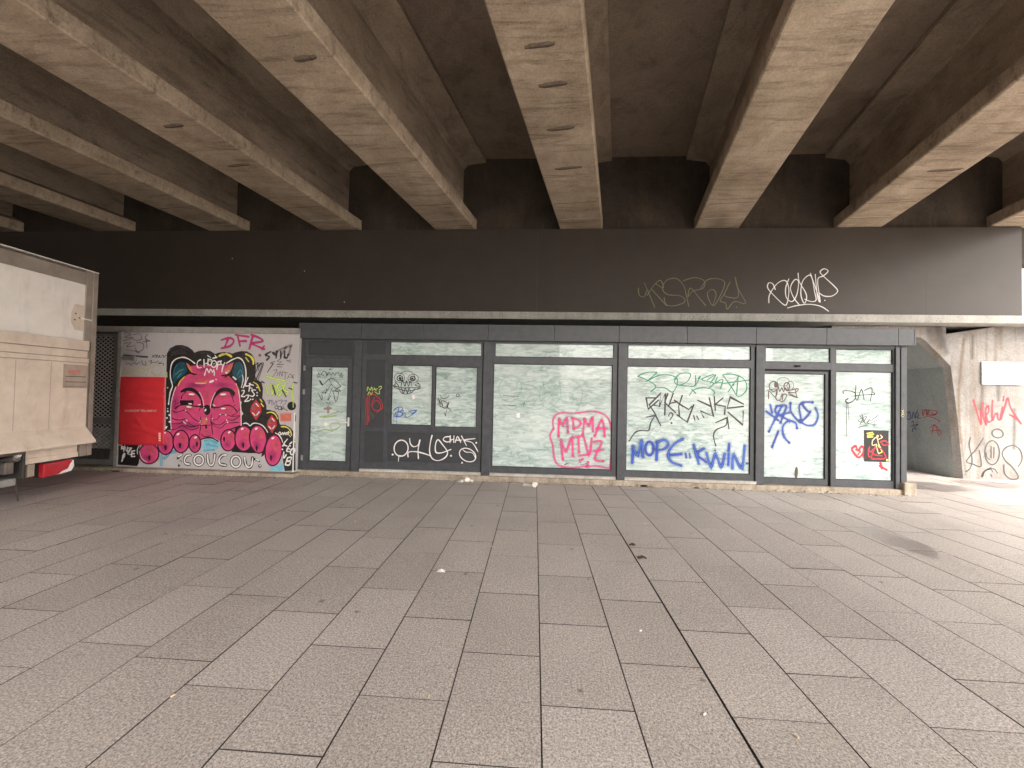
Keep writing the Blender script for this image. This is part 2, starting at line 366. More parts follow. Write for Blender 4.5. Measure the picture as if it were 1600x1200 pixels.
def paving_mat():
    m, t, b = new_mat('granite_paving')
    v = mapping(t)
    at = N(t, 'ShaderNodeAttribute', attribute_name='slab')
    base = ramp(t, at.outputs['Fac'], 0, 1, (.345, .308, .283), (.400, .360, .335))
    big = noise(t, v, .45, 7, .65, .3)
    base = mix(t, .75, base, ramp(t, big, .3, .7, (.78,) * 3, (1.16,) * 3), 'MULTIPLY')
    g1 = noise(t, v, 85, 4, .9); g2 = noise(t, v, 46, 4, .8)
    base = mix(t, 1.0, base, ramp(t, g1, .36, .64, (.36,) * 3, (1.75,) * 3), 'MULTIPLY')
    base = mix(t, .6, base, ramp(t, g2, .28, .72, (.66,) * 3, (1.38,) * 3), 'MULTIPLY')
    vo = N(t, 'ShaderNodeTexVoronoi', feature='F1'); vo.inputs['Scale'].default_value = 2.6; t.links.new(v, vo.inputs['Vector'])
    sp = noise(t, v, 7, 4, .6)
    dm = N(t, 'ShaderNodeMath', operation='MULTIPLY_ADD'); t.links.new(sp, dm.inputs[0]); dm.inputs[1].default_value = .10; t.links.new(vo.outputs['Distance'], dm.inputs[2])
    base = mix(t, mix(t, ramp(t, dm.outputs[0], .085, .115, (1, 1, 1), (0, 0, 0)), (0, 0, 0), (.6,) * 3), base, (.09, .075, .066))     # gum and oil spots
    fl = N(t, 'ShaderNodeTexVoronoi', feature='F1'); fl.inputs['Scale'].default_value = 130; t.links.new(v, fl.inputs['Vector'])
    base = mix(t, mix(t, ramp(t, fl.outputs['Distance'], .12, .24, (1, 1, 1), (0, 0, 0)), (0, 0, 0), (.55,) * 3), base, (.60, .56, .52))      # quartz flecks
    # wet patches at known places
    geo = N(t, 'ShaderNodeTexCoord'); sep = N(t, 'ShaderNodeSeparateXYZ'); t.links.new(geo.outputs['Object'], sep.inputs[0])
    wet = None; wn = noise(t, mapping(t, (1, 1, 1)), 5.0, 10, .78, .8)
    for cx, cy, rx, ry in WET:
        p = []
        for o_, c_, r_ in ((0, cx, rx), (1, cy, ry)):
            a = N(t, 'ShaderNodeMath', operation='SUBTRACT'); t.links.new(sep.outputs[o_], a.inputs[0]); a.inputs[1].default_value = c_
            d = N(t, 'ShaderNodeMath', operation='DIVIDE'); t.links.new(a.outputs[0], d.inputs[0]); d.inputs[1].default_value = r_
            q = N(t, 'ShaderNodeMath', operation='POWER'); t.links.new(d.outputs[0], q.inputs[0]); q.inputs[1].default_value = 2
            p.append(q.outputs[0])
        s_ = N(t, 'ShaderNodeMath', operation='ADD'); t.links.new(p[0], s_.inputs[0]); t.links.new(p[1], s_.inputs[1])
        n_ = N(t, 'ShaderNodeMath', operation='MULTIPLY_ADD'); t.links.new(wn, n_.inputs[0]); n_.inputs[1].default_value = 3.4; t.links.new(s_.outputs[0], n_.inputs[2])
        mr = N(t, 'ShaderNodeMapRange'); mr.inputs['From Min'].default_value = 2.47; mr.inputs['From Max'].default_value = 2.38
        t.links.new(n_.outputs[0], mr.inputs['Value'])
        if wet is None: wet = mr.outputs[0]
        else:
            mx = N(t, 'ShaderNodeMath', operation='MAXIMUM'); t.links.new(wet, mx.inputs[0]); t.links.new(mr.outputs[0], mx.inputs[1]); wet = mx.outputs[0]
    base = mix(t, wet, base, mix(t, 1.0, base, (.66, .65, .66), 'MULTIPLY'))
    t.links.new(base, b.inputs['Base Color'])
    rr = N(t, 'ShaderNodeMapRange'); t.links.new(wet, rr.inputs['Value']); rr.inputs['To Min'].default_value = .72; rr.inputs['To Max'].default_value = .30
    t.links.new(rr.outputs[0], b.inputs['Roughness']); b.inputs['Specular IOR Level'].default_value = .35
    bump(t, b, mix(t, .5, g1, g2), .35, .006)
    return m
p1 = on(2, 0, 1455, 760); p2 = on(2, 0, 1530, 756); p3 = on(2, 0, 1400, 845)
WET = [(p1.x, p1.y, .8, .5), (p2.x + .2, p2.y, .75, .45), (p3.x, p3.y, .26, .55)]
pm = paving_mat()
jm, jt, jb = new_mat('joint_grit')
jt.links.new(ramp(jt, noise(jt, mapping(jt, (.35, .35, 1)), 1.0, 4, .6), .56, .72, (.045, .038, .033), (.24, .21, .18)), jb.inputs['Base Color']); jb.inputs['Roughness'].default_value = .95
SW, SL = .498, .742
X0 = on(2, 0, 847, 1200).x
def col_off(i):
    """row phase of each slab column"""
    tab = {0: (920, 1107), 1: (1040, 1040), 2: (1215, 1125), 3: (1310, 1057), 4: (1350, 998), 5: (1580, 1067), -1: (800, 1023), -2: (690, 967), -3: (545, 1011), -4: (350, 1074)}
    if i in tab: return on(2, 0, *tab[i]).y % SL
    return random.Random(i * 7 + 3).random() * SL
PV = MB(); slabval = []
for i in range(-44, 46):
    xa, xb = X0 + SW * i, X0 + SW * (i + 1); off = col_off(i); r_ = random.Random(i)
    j = math.floor((-5.0 - off) / SL)
    y = off + SL * j
    while y < 14.5:
        g = .0040; gl_ = .007 if i == 2 else g; gr_ = .007 if i == 1 else g; dz = r_.uniform(-.0016, .0016); tz = r_.uniform(-.0012, .0012)
        x0, x1, y0, y1 = xa + gl_, xb - gr_, y + g * .7, y + SL - g * .7
        PV.add([(x0, y0, dz), (x1, y0, dz + tz), (x1, y1, dz), (x0, y1, dz - tz), (x0, y0, -.014), (x1, y0, -.014), (x1, y1, -.014), (x0, y1, -.014)],
               [(0, 1, 2, 3)], pm)
        PV.f += [[len(PV.v) - 8 + k for k in q] for q in ((0, 4, 5, 1), (1, 5, 6, 2), (2, 6, 7, 3), (3, 7, 4, 0))]; PV.mi += [PV.slot(jm)] * 4
        slabval += [r_.random()] * 8
        y += SL
PV.add([(-23, -6, -.010), (24, -6, -.010), (24, 15, -.010), (-23, 15, -.010)], [(0, 1, 2, 3)], jm); slabval += [.5] * 4
pv = PV.build('pavement'); struct(pv)
a = pv.data.attributes.new('slab', 'FLOAT', 'POINT'); a.data.foreach_set('value', slabval)

# ================================================================== VIADUCT
YB, SOF, SLP, SK = 8.70, 5.385, .024, .212       # cap front, beam soffit height there, fall, skew
def zs(y): return SOF + SLP * (YB - y)
via = thing('viaduct', 'concrete road viaduct on deep beams with a dark clad crosshead spanning the plaza', 'viaduct', (0, YB, 0))
YNEAR = -6.6  # invented deck end, cut short behind the camera to let light in
def sweep(mb, prof, xc, ya, yb, mat, web=None):
    n = len(prof); P = []
    for y in (ya, yb): P += [(xc + SK * (y - YB) + a, y, zs(y) + b) for a, b in prof]
    F = [(i, (i + 1) % n, (i + 1) % n + n, i + n) for i in range(n)]
    tri = tessellate_polygon([[Vector((a, b, 0)) for a, b in prof]])
    F += [tuple(t) for t in tri] + [tuple(i + n for i in reversed(t)) for t in tri]
    mb.add(P, F, mat)
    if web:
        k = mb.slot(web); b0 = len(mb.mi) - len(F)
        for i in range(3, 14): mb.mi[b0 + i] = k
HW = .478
prof = [(-HW + .02, 0), (HW - .02, 0), (HW, .02), (HW, .24), (.15, .40), (.15, 1.42), (.24, 1.52), (.66, 1.58), (.66, 1.66), (-.66, 1.66), (-.66, 1.58), (-.24, 1.52), (-.15, 1.42), (-.15, .40), (-HW, .24), (-HW, .02)]
CEN = [-12.7, -9.86, -7.06, -4.41, -1.78, .99, 3.86, 6.73, 9.74]
CEN = [c * 1.0365 - .067 for c in [-21.4, -18.5, -15.6] + CEN]
rb = random.Random(5)
SLOTS = {.99: ((843, 70, .34), (864, 131, .36), (876, 200, .40), (888, 262, .46)), -1.78: ((476, 90, .30),), -4.41: ((270, 196, .34), (372, 258, .44)), 6.73: ((1478, 265, .5),)}
for xc in CEN:
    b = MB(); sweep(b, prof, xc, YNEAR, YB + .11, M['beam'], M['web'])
    def slot(y, dx, wd, d, mat):
        x = xc + SK * (y - YB) + dx; z = zs(y)
        sw = -.05 * wd
        b.add([(x - wd / 2, y - sw, z - .0015), (x + wd / 2, y + sw, z - .0015), (x + wd / 2 - .01, y + d + sw, z - .0018), (x - wd / 2 + .02, y + d - sw, z - .0018)], [(0, 1, 2, 3)], mat)
    if xc > -8:
        # cast joint near the bearing, slots where the formwork ties were
        slot(7.62 + rb.uniform(-.1, .1), 0, .84, .016, M['dark_slot']); slot(8.25, .03, .84, .010, M['pale_scratch'])
    for (u, v_, wd) in SLOTS.get(round((xc + .067) / 1.0365, 2), ()):
        dd_ = ray(u, v_); t_ = (SOF + SLP * YB - EYE) / (dd_.z + SLP * dd_.y); q = CAM + dd_ * t_; n_ = 16
        ring = []
        for k in range(n_):
            a_ = 2 * math.pi * k / n_; ex = wd / 2 * math.copysign(abs(math.cos(a_)) ** .6, math.cos(a_)); ey = .036 * math.copysign(abs(math.sin(a_)) ** .7, math.sin(a_)) * rb.uniform(.6, 1.2)
            ring.append((q.x + ex, q.y + ey - .12 * ex, zs(q.y) - .0022))
        b.add(ring, [tuple(range(n_))], M['slot'])
        b.add([(x, y + .013, z - .0006) for x, y, z in [ring[0], ring[1], ring[3], ring[5], ring[7], ring[8]]] , [tuple(range(6))], M['dark_slot'])
    b.build('beam', via, bevel=0)
d = MB()
sweep(d, [(-24.5, 1.67), (12.6, 1.67), (12.6, 2.0), (-24.5, 2.0)], 0, YNEAR, 34, M['slab'])  # unseen right edge pushed outward to reduce light from that side
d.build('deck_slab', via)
pr = MB(); sweep(pr, [(12.3, 1.0), (12.7, 1.0), (12.7, 3.0), (12.45, 3.0), (12.35, 1.67)], 0, YNEAR, 34, M['slab']); pr.build('parapet', via)
dia = MB()
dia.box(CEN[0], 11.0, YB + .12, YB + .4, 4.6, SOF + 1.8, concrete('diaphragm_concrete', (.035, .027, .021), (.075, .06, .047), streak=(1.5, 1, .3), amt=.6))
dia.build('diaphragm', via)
# crosshead: dark cladding over concrete, ledge below
XR = on(1, YB, 1597, 430).x; XL = -24.0
ZT = on(1, YB, 880, 358).z; ZB = on(1, YB, 880, 488).z; ZL = on(1, YB, 880, 500.2).z
cap = MB(); cap.box(XL, XR - .03, YB + .09, YB + 2.3, ZL + .03, ZT - .02, M['slab']); cap.build('crosshead', via)
edges = [XL, -14, -10.6, -7.1, -3.6, .0] + [on(1, YB, u, 430).x for u in (1112, 1233, 1447)] + [XR]
for a_, b_ in zip(edges[:-1], edges[1:]):
    c = MB(); c.box(a_ + .0008, b_ - .0008, YB, YB + .085, ZB + .004, ZT, M['clad']); c.build('cladding_panel', via)
lg = MB(); lg.prism([(YB - .10, ZL), (YB + 1.9, ZL - .02), (YB + 1.9, ZB), (YB - .10, ZB - .015)], XL, XR + 1.2, M['ledge'], 'x')
FL = Face((0, YB - .10, 0), (0, -1, 0))
for u in (1078, 1098, 1217, 1339, 1467, 1597):
    for du, dv in ((-4, 2), (3, 2.5), (-1, -2), (6, -1.5)):
        lg.ell(FL, (u + du, 494.5 + (u - 800) * .007 + dv), .8, .6, M['dark_slot'], .001)
rl = random.Random(3)
for k in range(70):
    u = rl.gauss(520, 110); 
    if 160 < u < 960: lg.ell(FL, (u, 488 + rl.random() * 9), rl.uniform(.25, 1.0), rl.uniform(.2, .8), Wt, .001, n=7)
lgo = lg.build('ledge', via)

FB = Face((0, YB, 0), (0, -1, 0))
t1 = MB(); p = Pen(t1, FB, 950, 390, 4)
p.s_(OLV, 1.3, [(190, 240), (195, 285), (225, 295), (240, 260)], [(228, 210), (245, 250), (293, 362)], [(245, 285), (285, 225), (328, 192), (345, 240), (300, 215)], [(275, 250), (365, 350)],
     [(350, 300), (365, 345), (420, 350), (480, 325), (455, 290), (370, 280), (340, 240), (370, 190), (430, 182), (475, 230), (490, 290), (505, 355)],
     [(470, 195), (540, 175), (600, 195), (595, 240), (530, 260), (500, 295), (515, 240), (560, 290), (610, 350)],
     [(580, 240), (620, 190), (680, 182), (730, 210), (690, 310), (655, 350), (625, 300), (625, 265), (655, 250), (675, 280), (655, 350)],
     [(763, 200), (735, 260), (725, 285), (765, 300), (815, 290), (795, 170), (810, 240), (860, 335), (790, 325), (745, 372), (735, 335), (700, 320), (730, 275)])
p.dot(OLV, 803, 360, .9); p.cut(via)['label'] = 'thin olive tag'
p.s_(Wt, 1.5, [(1005, 333), (1010, 280), (1060, 210), (1110, 195), (1130, 250), (1120, 330), (1100, 345), (1040, 290), (998, 240), (1005, 208), (1030, 215), (1045, 250)],
     [(1130, 183), (1110, 240), (1115, 300), (1150, 325), (1180, 280), (1190, 200), (1165, 190), (1140, 240), (1160, 300), (1195, 345)],
     [(1188, 148), (1195, 200), (1235, 270), (1240, 310), (1225, 335), (1205, 280), (1215, 200), (1255, 160), (1275, 180), (1290, 260), (1300, 315), (1270, 325), (1230, 310)],
     [(1265, 148), (1325, 322)], [(1295, 155), (1308, 290), (1325, 322), (1310, 190), (1345, 165), (1375, 135), (1350, 120), (1325, 140), (1350, 170), (1410, 225), (1435, 260), (1400, 290), (1350, 290), (1320, 270)],
     [(1122, 365), (1180, 350), (1260, 342), (1330, 355), (1378, 385)])
p.dot(Wt, 1355, 317, .9)
p.cut(via)['label'] = 'white looped tag'
for u, v in ((475.6, 423.5), (538, 472), (363, 404)):
    sp = MB(); sp.ell(FB, (u, v), .7, .9, Wt, .001, n=8); sp.build('bird_dropping', via)

# pier
YP = 8.95
FP = Face((0, YP, 0), (0, -1, 0))
def pp(u, v): q = FP.at(u, v); return (q.x, q.z)
pier = MB()
zl = ZL - .02
xr0 = pp(1598, 700)[0]
prof2 = [pp(1505, 748), pp(1497, 660), pp(1485.5, 572), pp(1446, 532), pp(1438, 527), (pp(1300, 527)[0], pp(1438, 527)[1]), (pp(1300, 527)[0], zl), (pp(1478, 512)[0], zl), pp(1478, 522), pp(1590, 505.5), (xr0 + .35, zl), (xr0 + .2, 0)]
prof2[0] = (prof2[0][0], 0)
cut = [prof2[i] for i in range(len(prof2))]
# front face with a hollow chamfer along the left edge
n_ = len(cut)
inset = []
for i, (x, z) in enumerate(cut):
    inset.append((x - .075, z - .02) if i <= 4 else (x, z))
M['pier_side'] = concrete('pier_side_concrete', (.40, .45, .445), (.52, .57, .56), stain=(.28, .30, .29), amt=.4)
P = [(x, YP, z) for x, z in cut] + [(x, YP + .10, z) for x, z in inset] + [(x - .02 if i <= 3 else x, 13.6, z) for i, (x, z) in enumerate(inset)]
F = []
def quads(k): return [(i + k, (i + 1) % n_ + k, (i + 1) % n_ + n_ + k, i + n_ + k) for i in range(n_)]
F = quads(0)
F += [tuple(t) for t in tessellate_polygon([[Vector((a_, b_, 0)) for a_, b_ in cut]])]
pier.add(P, F, M['pier']); pier.add(P, quads(n_), M['pier_side']); po = pier.build('pier', via)
g = MB(); p = Pen(g, FP, 0, 0, 1, .0012); RST = soft_paint('rust_run', (.20, .125, .065), fuzz=1.1, amax=.4); SOOT = soft_paint('soot_run', (.10, .085, .07), fuzz=1.1, amax=.6)
p.s_(RST, 11, [(1557, 512), (1556, 545), (1553, 592)], [(1563, 510), (1564, 545)], [(1508, 524), (1502, 570), (1497, 620), (1500, 690)]); p.s_(RST, 6, [(1505, 530), (1499, 600), (1499, 660), (1509, 742)])
p.s_(SOOT, 16, [(1452, 516), (1456, 532)], [(1470, 520), (1478, 550)]); p.s_(SOOT, 22, [(1465, 515), (1470, 540)]); p.s_(SOOT, 9, [(1520, 525), (1519, 560)], [(1585, 640), (1584, 700)], [(1535, 605), (1533, 640)], [(1560, 604), (1560, 625)])
p.cut(po, 'stain'); p.e = .003; p.grid(1400, 600, 6.667)
p.s_(RED, 3.6, [(805, 165), (830, 250), (885, 425), (885, 300), (905, 190)], [(900, 200), (905, 330), (940, 425), (935, 330), (965, 290), (960, 230), (935, 260), (935, 330), (960, 395), (1000, 380)],
     [(1005, 170), (1000, 270), (1005, 380), (1030, 320), (1055, 310), (1060, 360), (1085, 365), (1110, 240)], [(1122, 128), (1116, 175)], [(1095, 365), (1130, 250), (1165, 145), (1195, 250), (1300, 412)], [(1180, 320), (1235, 350), (1300, 408)]); p.cut(po)['label'] = 'red tag'
p.s_(KM, 1.9, [(772, 555), (762, 640), (785, 740), (790, 810), (770, 880), (728, 912)], [(908, 565), (840, 670), (735, 800), (790, 830), (885, 855), (865, 690)])
p.ring(KM, 1.8, 1000, 715, 76, 124); p.s_(KM, 1.6, [(990, 650), (990, 768)], [(1020, 660), (1017, 770)], [(935, 715), (945, 765), (975, 788)], smooth=True)
p.ring(KM, 2.0, 1057, 515, 58, 45, 12)
p.s_(KM, 1.9, [(1272, 860), (1312, 780), (1290, 685), (1215, 640), (1140, 665), (1105, 725), (1140, 800), (1215, 870), (1268, 950), (1262, 985), (1190, 988), (1130, 930), (1122, 842)])
p.s_(K, 3.0, [(895, 962), (925, 905), (985, 880)]); p.s_(KM, 1.6, [(985, 880), (1030, 890), (1055, 928)], [(990, 885), (1005, 915)], [(985, 940), (998, 966)])
p.cut(po)['label'] = 'black outlined letters with a face'
# shaded side face of the pier
FS = Face((cut[1][0] - .09, 9.5, 0), (-1, 0, 0))
g = MB(); p = Pen(g, FS, 1400, 600, 6.667, .02)
p.s_(NAVY, 1.5, [(105, 310), (150, 290), (120, 360), (160, 360), (155, 290)], [(175, 360), (190, 290), (205, 350)], [(215, 355), (220, 300), (250, 320), (230, 350), (270, 355)], [(235, 270), (220, 300)], [(170, 400), (190, 390), (190, 450)], [(160, 440), (235, 420), (205, 450), (215, 470)], [(180, 495), (185, 465), (215, 468)]); p.cut(po)
p.s_(RED, 1.3, [(270, 240), (330, 210), (430, 240), (460, 240), (440, 265)], [(280, 250), (290, 330), (320, 240), (330, 330), (350, 240)], [(300, 270), (430, 280), (420, 320), (350, 320), (360, 270)], [(290, 350), (350, 340), (420, 360), (475, 395)], [(380, 290), (400, 320), (440, 300)], [(360, 460), (405, 430), (450, 460), (480, 520)], [(385, 520), (410, 420), (440, 490), (455, 540)], [(370, 490), (470, 480)]); p.cut(po)
p.s_(KM, 1.2, [(350, 70), (380, 60), (370, 95), (400, 95)], [(400, 80), (420, 110), (440, 85), (470, 95), (520, 160)], [(110, 150), (125, 240)], [(120, 200), (160, 180), (185, 150)], [(150, 180), (165, 245)])
g.build('graffiti', po)

sgn = MB(); x0, z0 = pp(1532, 565.5); x1, z1 = pp(1596, 601.5)
so_ = MB(); so_.box(x0, x1, YP - .03, YP - .004, z1, z0, M['sign_white']); 
for u, v in ((1545, 569.5),): so_.box(*[pp(u, v)[0], pp(u + 8, v)[0]], YP - .032, YP - .0302, pp(u, v + 3)[1], pp(u, v)[1], M['steel'])
FSG = Face((0, YP - .03, 0), (0, -1, 0))
so_.stroke(FSG, [(1534, 583), (1537, 588), (1540, 597)], 1.2, KM, .0006); so_.stroke(FSG, [(1534, 576), (1550, 573.5), (1585, 571)], .8, M['steel'], .0006)
tag(so_.build('sign_board', bevel=.004), 'blank dirty white rectangular sign board fixed to the concrete pier', 'sign')

# added wall under the bridge, blocks light from the space behind the shop
bwl = MB(); bwl.box(-24, 8.2, 13.9, 14.3, -.01, 6.9, M['blocker_wall'])
tag(bwl.build('blocker_wall'), 'added dark wall keeping light out of the space behind the shop under the viaduct', 'wall')
bld = MB(); bld.box(-24, -8.5, -16, -10.6, -.01, 9, M['blocker_wall']); tag(bld.build('blocker_building'), 'added unseen dark block behind the viewer on the left, blocking light beyond the viaduct end', 'building')  # invented block, shuts off light through the left of the deck end
lw = MB(); lw.box(-24.3, -23.9, -5.5, 13.9, -.01, 6.6, M['blocker_wall'])  # added to stop light entering under the left side of the deck
tag(lw.build('blocker_side_wall'), 'long added dark wall out of view at the far left, blocking light under the viaduct', 'wall')

# ================================================================== SHOP
YF = 7.30
def fx(u, v=640): return on(1, YF, u, v).x
def fz(v, u=880): return on(1, YF, u, v).z
shop = thing('shop', 'closed dark grey shop pavilion with whitewashed windows under the viaduct', 'shop', (fx(900), YF, 0))
XS0, XS1 = fx(464.5, 630), fx(1414.6, 655)
ZCB, ZCT = fz(533.2, 866), fz(508.2, 866)
AN, AP = M['anthracite'], M['anthracite_panel']
body = MB()
body.box(XS0 + .05, XS1 - .02, YF + .16, YF + .22, .10, ZCB + .1, M['rubber'])
body.box(XS1 - .06, XS1 - .01, YF + .22, YF + 5.2, .10, ZCB + .1, AN)
body.box(XS0 + .02, XS0 + .08, YF + .22, YF + 5.2, .10, ZCB + .1, AN)
body.box(XS0 + .08, XS1 - .06, YF + 5.1, YF + 5.2, .10, ZCB + .1, AN)
body.build('wall', shop)
rf = MB(); rf.box(XS0 + .02, XS1 - .01, YF + .06, YF + 5.25, ZCB + .12, ZCT - .03, AN); rf.build('roof', shop)
uf = [466.8, 564, 662, 762.6, 866, 967.5, 1074, 1182, 1292, 1404, 1428.5, 1431.8]
YC = YF - .11
def cx(u): return on(1, YC, u, 522).x
for a_, b_ in zip(uf[:-1], uf[1:]):
    c = MB(); c.box(cx(a_) + .0025, cx(b_) - .0025, YC, YC + .15, on(1, YC, 866, 533.2).z, on(1, YC, 866, 508.2).z, AN); c.build('fascia_panel', shop, bevel=.004)
plz = MB()
plz.box(XS0 + .02, XS1 + .02, YF - .06, YF + 5.2, -.01, .095, M['plinth'])
for k in range(26):
    x = random.uniform(XS0 + .2, XS1); plz.box(x, x + random.uniform(.05, .3), YF - .09, YF - .06, -.01, random.uniform(.015, .05), M['plinth'])
plz.box(XS1 - .10, XS1 + .10, YF - .10, YF + .10, .0, .22, M['plinth'])
plz.build('plinth', shop, bevel=.012)
SILL = concrete('sill_stone', (.38, .35, .31), (.58, .55, .51), stain=(.3, .26, .2), sc=3)
for u0, u1 in ((562, 751), (765, 961), (975, 1180)):
    s_ = MB(); s_.box(fx(u0, 745), fx(u1, 745), YF - .05, YF + .12, .099, .152, SILL); s_.build('sill', shop, bevel=.006)
def post(u0, u1, v=640, proud=.03, gap=True):
    c = MB(); c.box(fx(u0, v), fx(u1, v), YF - proud, YF + .14, .10, ZCB + .02, AN); c.build('post', shop, bevel=.005)
for u0, u1 in ((464.6, 470.8), (551.5, 563.5), (754, 767.3), (964.6, 977.4), (1179.8, 1193.3), (1397.5, 1403.8), (1405.6, 1414.6)): post(u0, u1)
ft = MB(); ft.box(XS0 + .03, XS1 - .03, YF - .02, YF + .13, ZCB - .055, ZCB + .03, AN); ft.build('head_rail', shop)

FG = Face((0, YF + .025, 0), (0, -1, 0))      # outer face of the glass
FN = Face((0, YF + .012, 0), (0, -1, 0))      # outer face of infill panels
def rect(c, u0, u1, v0, v1, y0, y1, mat, vm=None, um=None):
    um = (u0 + u1) / 2 if um is None else um; vm = 640 if vm is None else vm
    c.box(fx(u0, vm), fx(u1, vm), YF + y0, YF + y1, fz(v1, um), fz(v0, um), mat)
def glazed(name, uo, vo, panes, parent=shop, y0=0.0, y1=.09, yg=.025):
    """a frame filling uo x vo with rectangular openings; returns frame object; panes get glass"""
    us = sorted({uo[0], uo[1], *[q for pn in panes for q in pn[:2]]}); vs_ = sorted({vo[0], vo[1], *[q for pn in panes for q in pn[2:]]})
    um = (uo[0] + uo[1]) / 2; c = MB()
    for i in range(len(us) - 1):
        run = None
        for j in range(len(vs_) - 1):
            mu, mv = (us[i] + us[i + 1]) / 2, (vs_[j] + vs_[j + 1]) / 2
            solid = not any(pn[0] < mu < pn[1] and pn[2] < mv < pn[3] for pn in panes)
            if solid: run = (run[0], vs_[j + 1]) if run else (vs_[j], vs_[j + 1])
            if (not solid or j == len(vs_) - 2) and run:
                rect(c, us[i], us[i + 1], run[0], run[1], y0, y1, AN, um=um); run = None
    fr = c.build(name, parent)
    for pn in panes:
        gl = MB(); rect(gl, pn[0] - .6, pn[1] + .6, pn[2] - .6, pn[3] + .6, yg, yg + .022, M['wash'], um=um)
        gl.build('glass_pane', fr)
        bd = MB(); d_ = .9
        for (a_, b_, c_, e_) in ((pn[0], pn[0] + d_, pn[2], pn[3]), (pn[1] - d_, pn[1], pn[2], pn[3]), (pn[0] + d_, pn[1] - d_, pn[2], pn[2] + d_), (pn[0] + d_, pn[1] - d_, pn[3] - d_, pn[3])):
            rect(bd, a_, b_, c_, e_, y0 + .008, yg - .0005, M['rubber'], um=um)
        bd.build('gasket', fr)
    return fr
# side door
dfr = MB()
rect(dfr, 470.9, 474.4, 528, 735, .0, .12, AN); rect(dfr, 549.8, 551.4, 528, 735, .0, .12, AN); rect(dfr, 474.5, 549.7, 555, 558.5, .0, .12, AN)
dfo = dfr.build('door_frame', shop)
c = MB(); rect(c, 480.5, 547, 534, 554.4, .02, .06, AP, um=513); rect(c, 474.6, 480.4, 530, 554.8, .005, .06, AN, um=513); rect(c, 547.1, 549.6, 530, 554.8, .005, .06, AN, um=513); rect(c, 480.5, 547, 530, 533.9, .005, .06, AN, um=513)
c.build('transom_panel', shop)
door = glazed('door', (474.8, 549.4), (559, 733.5), [(484.2, 542.3, 573, 721)])
h = MB(); hx, hz = fx(544.6, 660), fz(660, 545)
h.box(hx - .018, hx + .018, YF - .012, YF - .001, hz - .075, hz + .095, M['white_metal'])
h.box(hx - .10, hx + .008, YF - .062, YF - .044, hz - .012, hz + .012, M['white_metal']); h.box(hx - .01, hx + .01, YF - .05, YF - .011, hz - .01, hz + .01, M['white_metal'])
h.build('handle', door, bevel=.004)
for v in (575, 612, 715):
    hg = MB(); rect(hg, 473.0, 475.8, v - 4, v + 4, -.02, -.0005, M['steel']); hg.build('hinge', door)
g = MB(); p = Pen(g, FG, 460, 490, 4.1375)
p.s_(K, .9, [(190, 400), (175, 392), (190, 372), (208, 385), (205, 402), (218, 385)], [(215, 402), (222, 380), (240, 398), (248, 382), (262, 400), (270, 384), (290, 386)], [(225, 358), (231, 365), (237, 356)])
for sx, sy in ((158, 400), (303, 402)):
    st = [(sx + 17 * math.sin(q * 4 * math.pi / 5), sy - 17 * math.cos(q * 4 * math.pi / 5)) for q in range(6)]
    p.s_(K, .8, st, smooth=False)
p.s_(K, 1.0, [(165, 435), (182, 462), (230, 420), (262, 428), (300, 470)], [(225, 425), (250, 470), (300, 500), (265, 495), (300, 470)], [(240, 455), (205, 505), (180, 512), (210, 488), (200, 520)], [(155, 515), (178, 560), (178, 520)],
     [(245, 480), (215, 560), (238, 530)], [(205, 570), (222, 582), (230, 568)], [(250, 500), (285, 510), (268, 570), (255, 520), (248, 500)])
p.s_(K, 2.2, [(165, 435), (182, 462)])
p.cut(door)['label'] = 'black scribbled tag'
p.s_(LIMED, 2.6, [(165, 668), (215, 660), (262, 642), (285, 634)], [(190, 672), (270, 660)], [(150, 765), (195, 750), (245, 758)]); p.s_(LIMED, 1.6, [(250, 755), (295, 730), (285, 708), (240, 712), (232, 740), (262, 752), (290, 735)])
p.s_(soft_paint('brown_smudge', (.35, .24, .22), fuzz=1.0), 5, [(195, 615), (235, 612)], [(220, 605), (218, 640)])
p.fill(Wt, [(203, 698), (220, 714), (205, 732), (188, 716)]); p.s_(KM, 1, [(105, 738), (130, 742)])
g.build('graffiti', door)
# panel bay
c = MB()
us_ = (564, 570.5, 600.2, 604.9)
for (u0, u1) in ((us_[0], us_[1]), (us_[2], us_[3])): rect(c, u0, u1, 530, 737, .0, .06, AN, um=585)
for (v0, v1) in ((530, 533), (553.5, 561.5), (668, 673.5), (722.5, 737)): rect(c, us_[1] + .01, us_[2] - .01, v0, v1, .001, .06, AN, um=585)
pb = c.build('panel_frame', shop)
for v0, v1 in ((533, 553.5), (561.5, 668), (673.5, 722.5)):
    c = MB(); rect(c, us_[1] - .5, us_[2] + .5, v0, v1, .012, .05, AP, um=585); c.build('infill_panel', pb)
g = MB(); p = Pen(g, FN, 460, 490, 4.1375)
p.s_(LIME, 1.6, [(470, 500), (475, 475), (490, 495), (500, 475), (505, 500)], [(515, 480), (530, 500)], [(510, 492), (540, 486)], [(545, 475), (560, 470), (562, 482), (550, 492)], [(475, 525), (485, 505), (495, 525), (505, 508)], [(520, 505), (540, 520)], [(550, 500), (548, 520)])
p.cut(pb)['label'] = 'lime green tag'
p.s_(RED, 1.3, [(465, 550), (462, 640), (463, 720)], [(475, 540), (472, 720)], [(465, 550), (500, 520), (545, 545), (570, 590), (560, 620), (520, 625), (500, 590), (520, 540)], [(485, 530), (480, 700)], [(500, 600), (530, 560), (560, 600), (535, 640)])
p.s_(GRY, 1.3, [(480, 640), (490, 690), (500, 640), (512, 690)], [(485, 630), (520, 680), (490, 710)])
g.build('graffiti', pb)
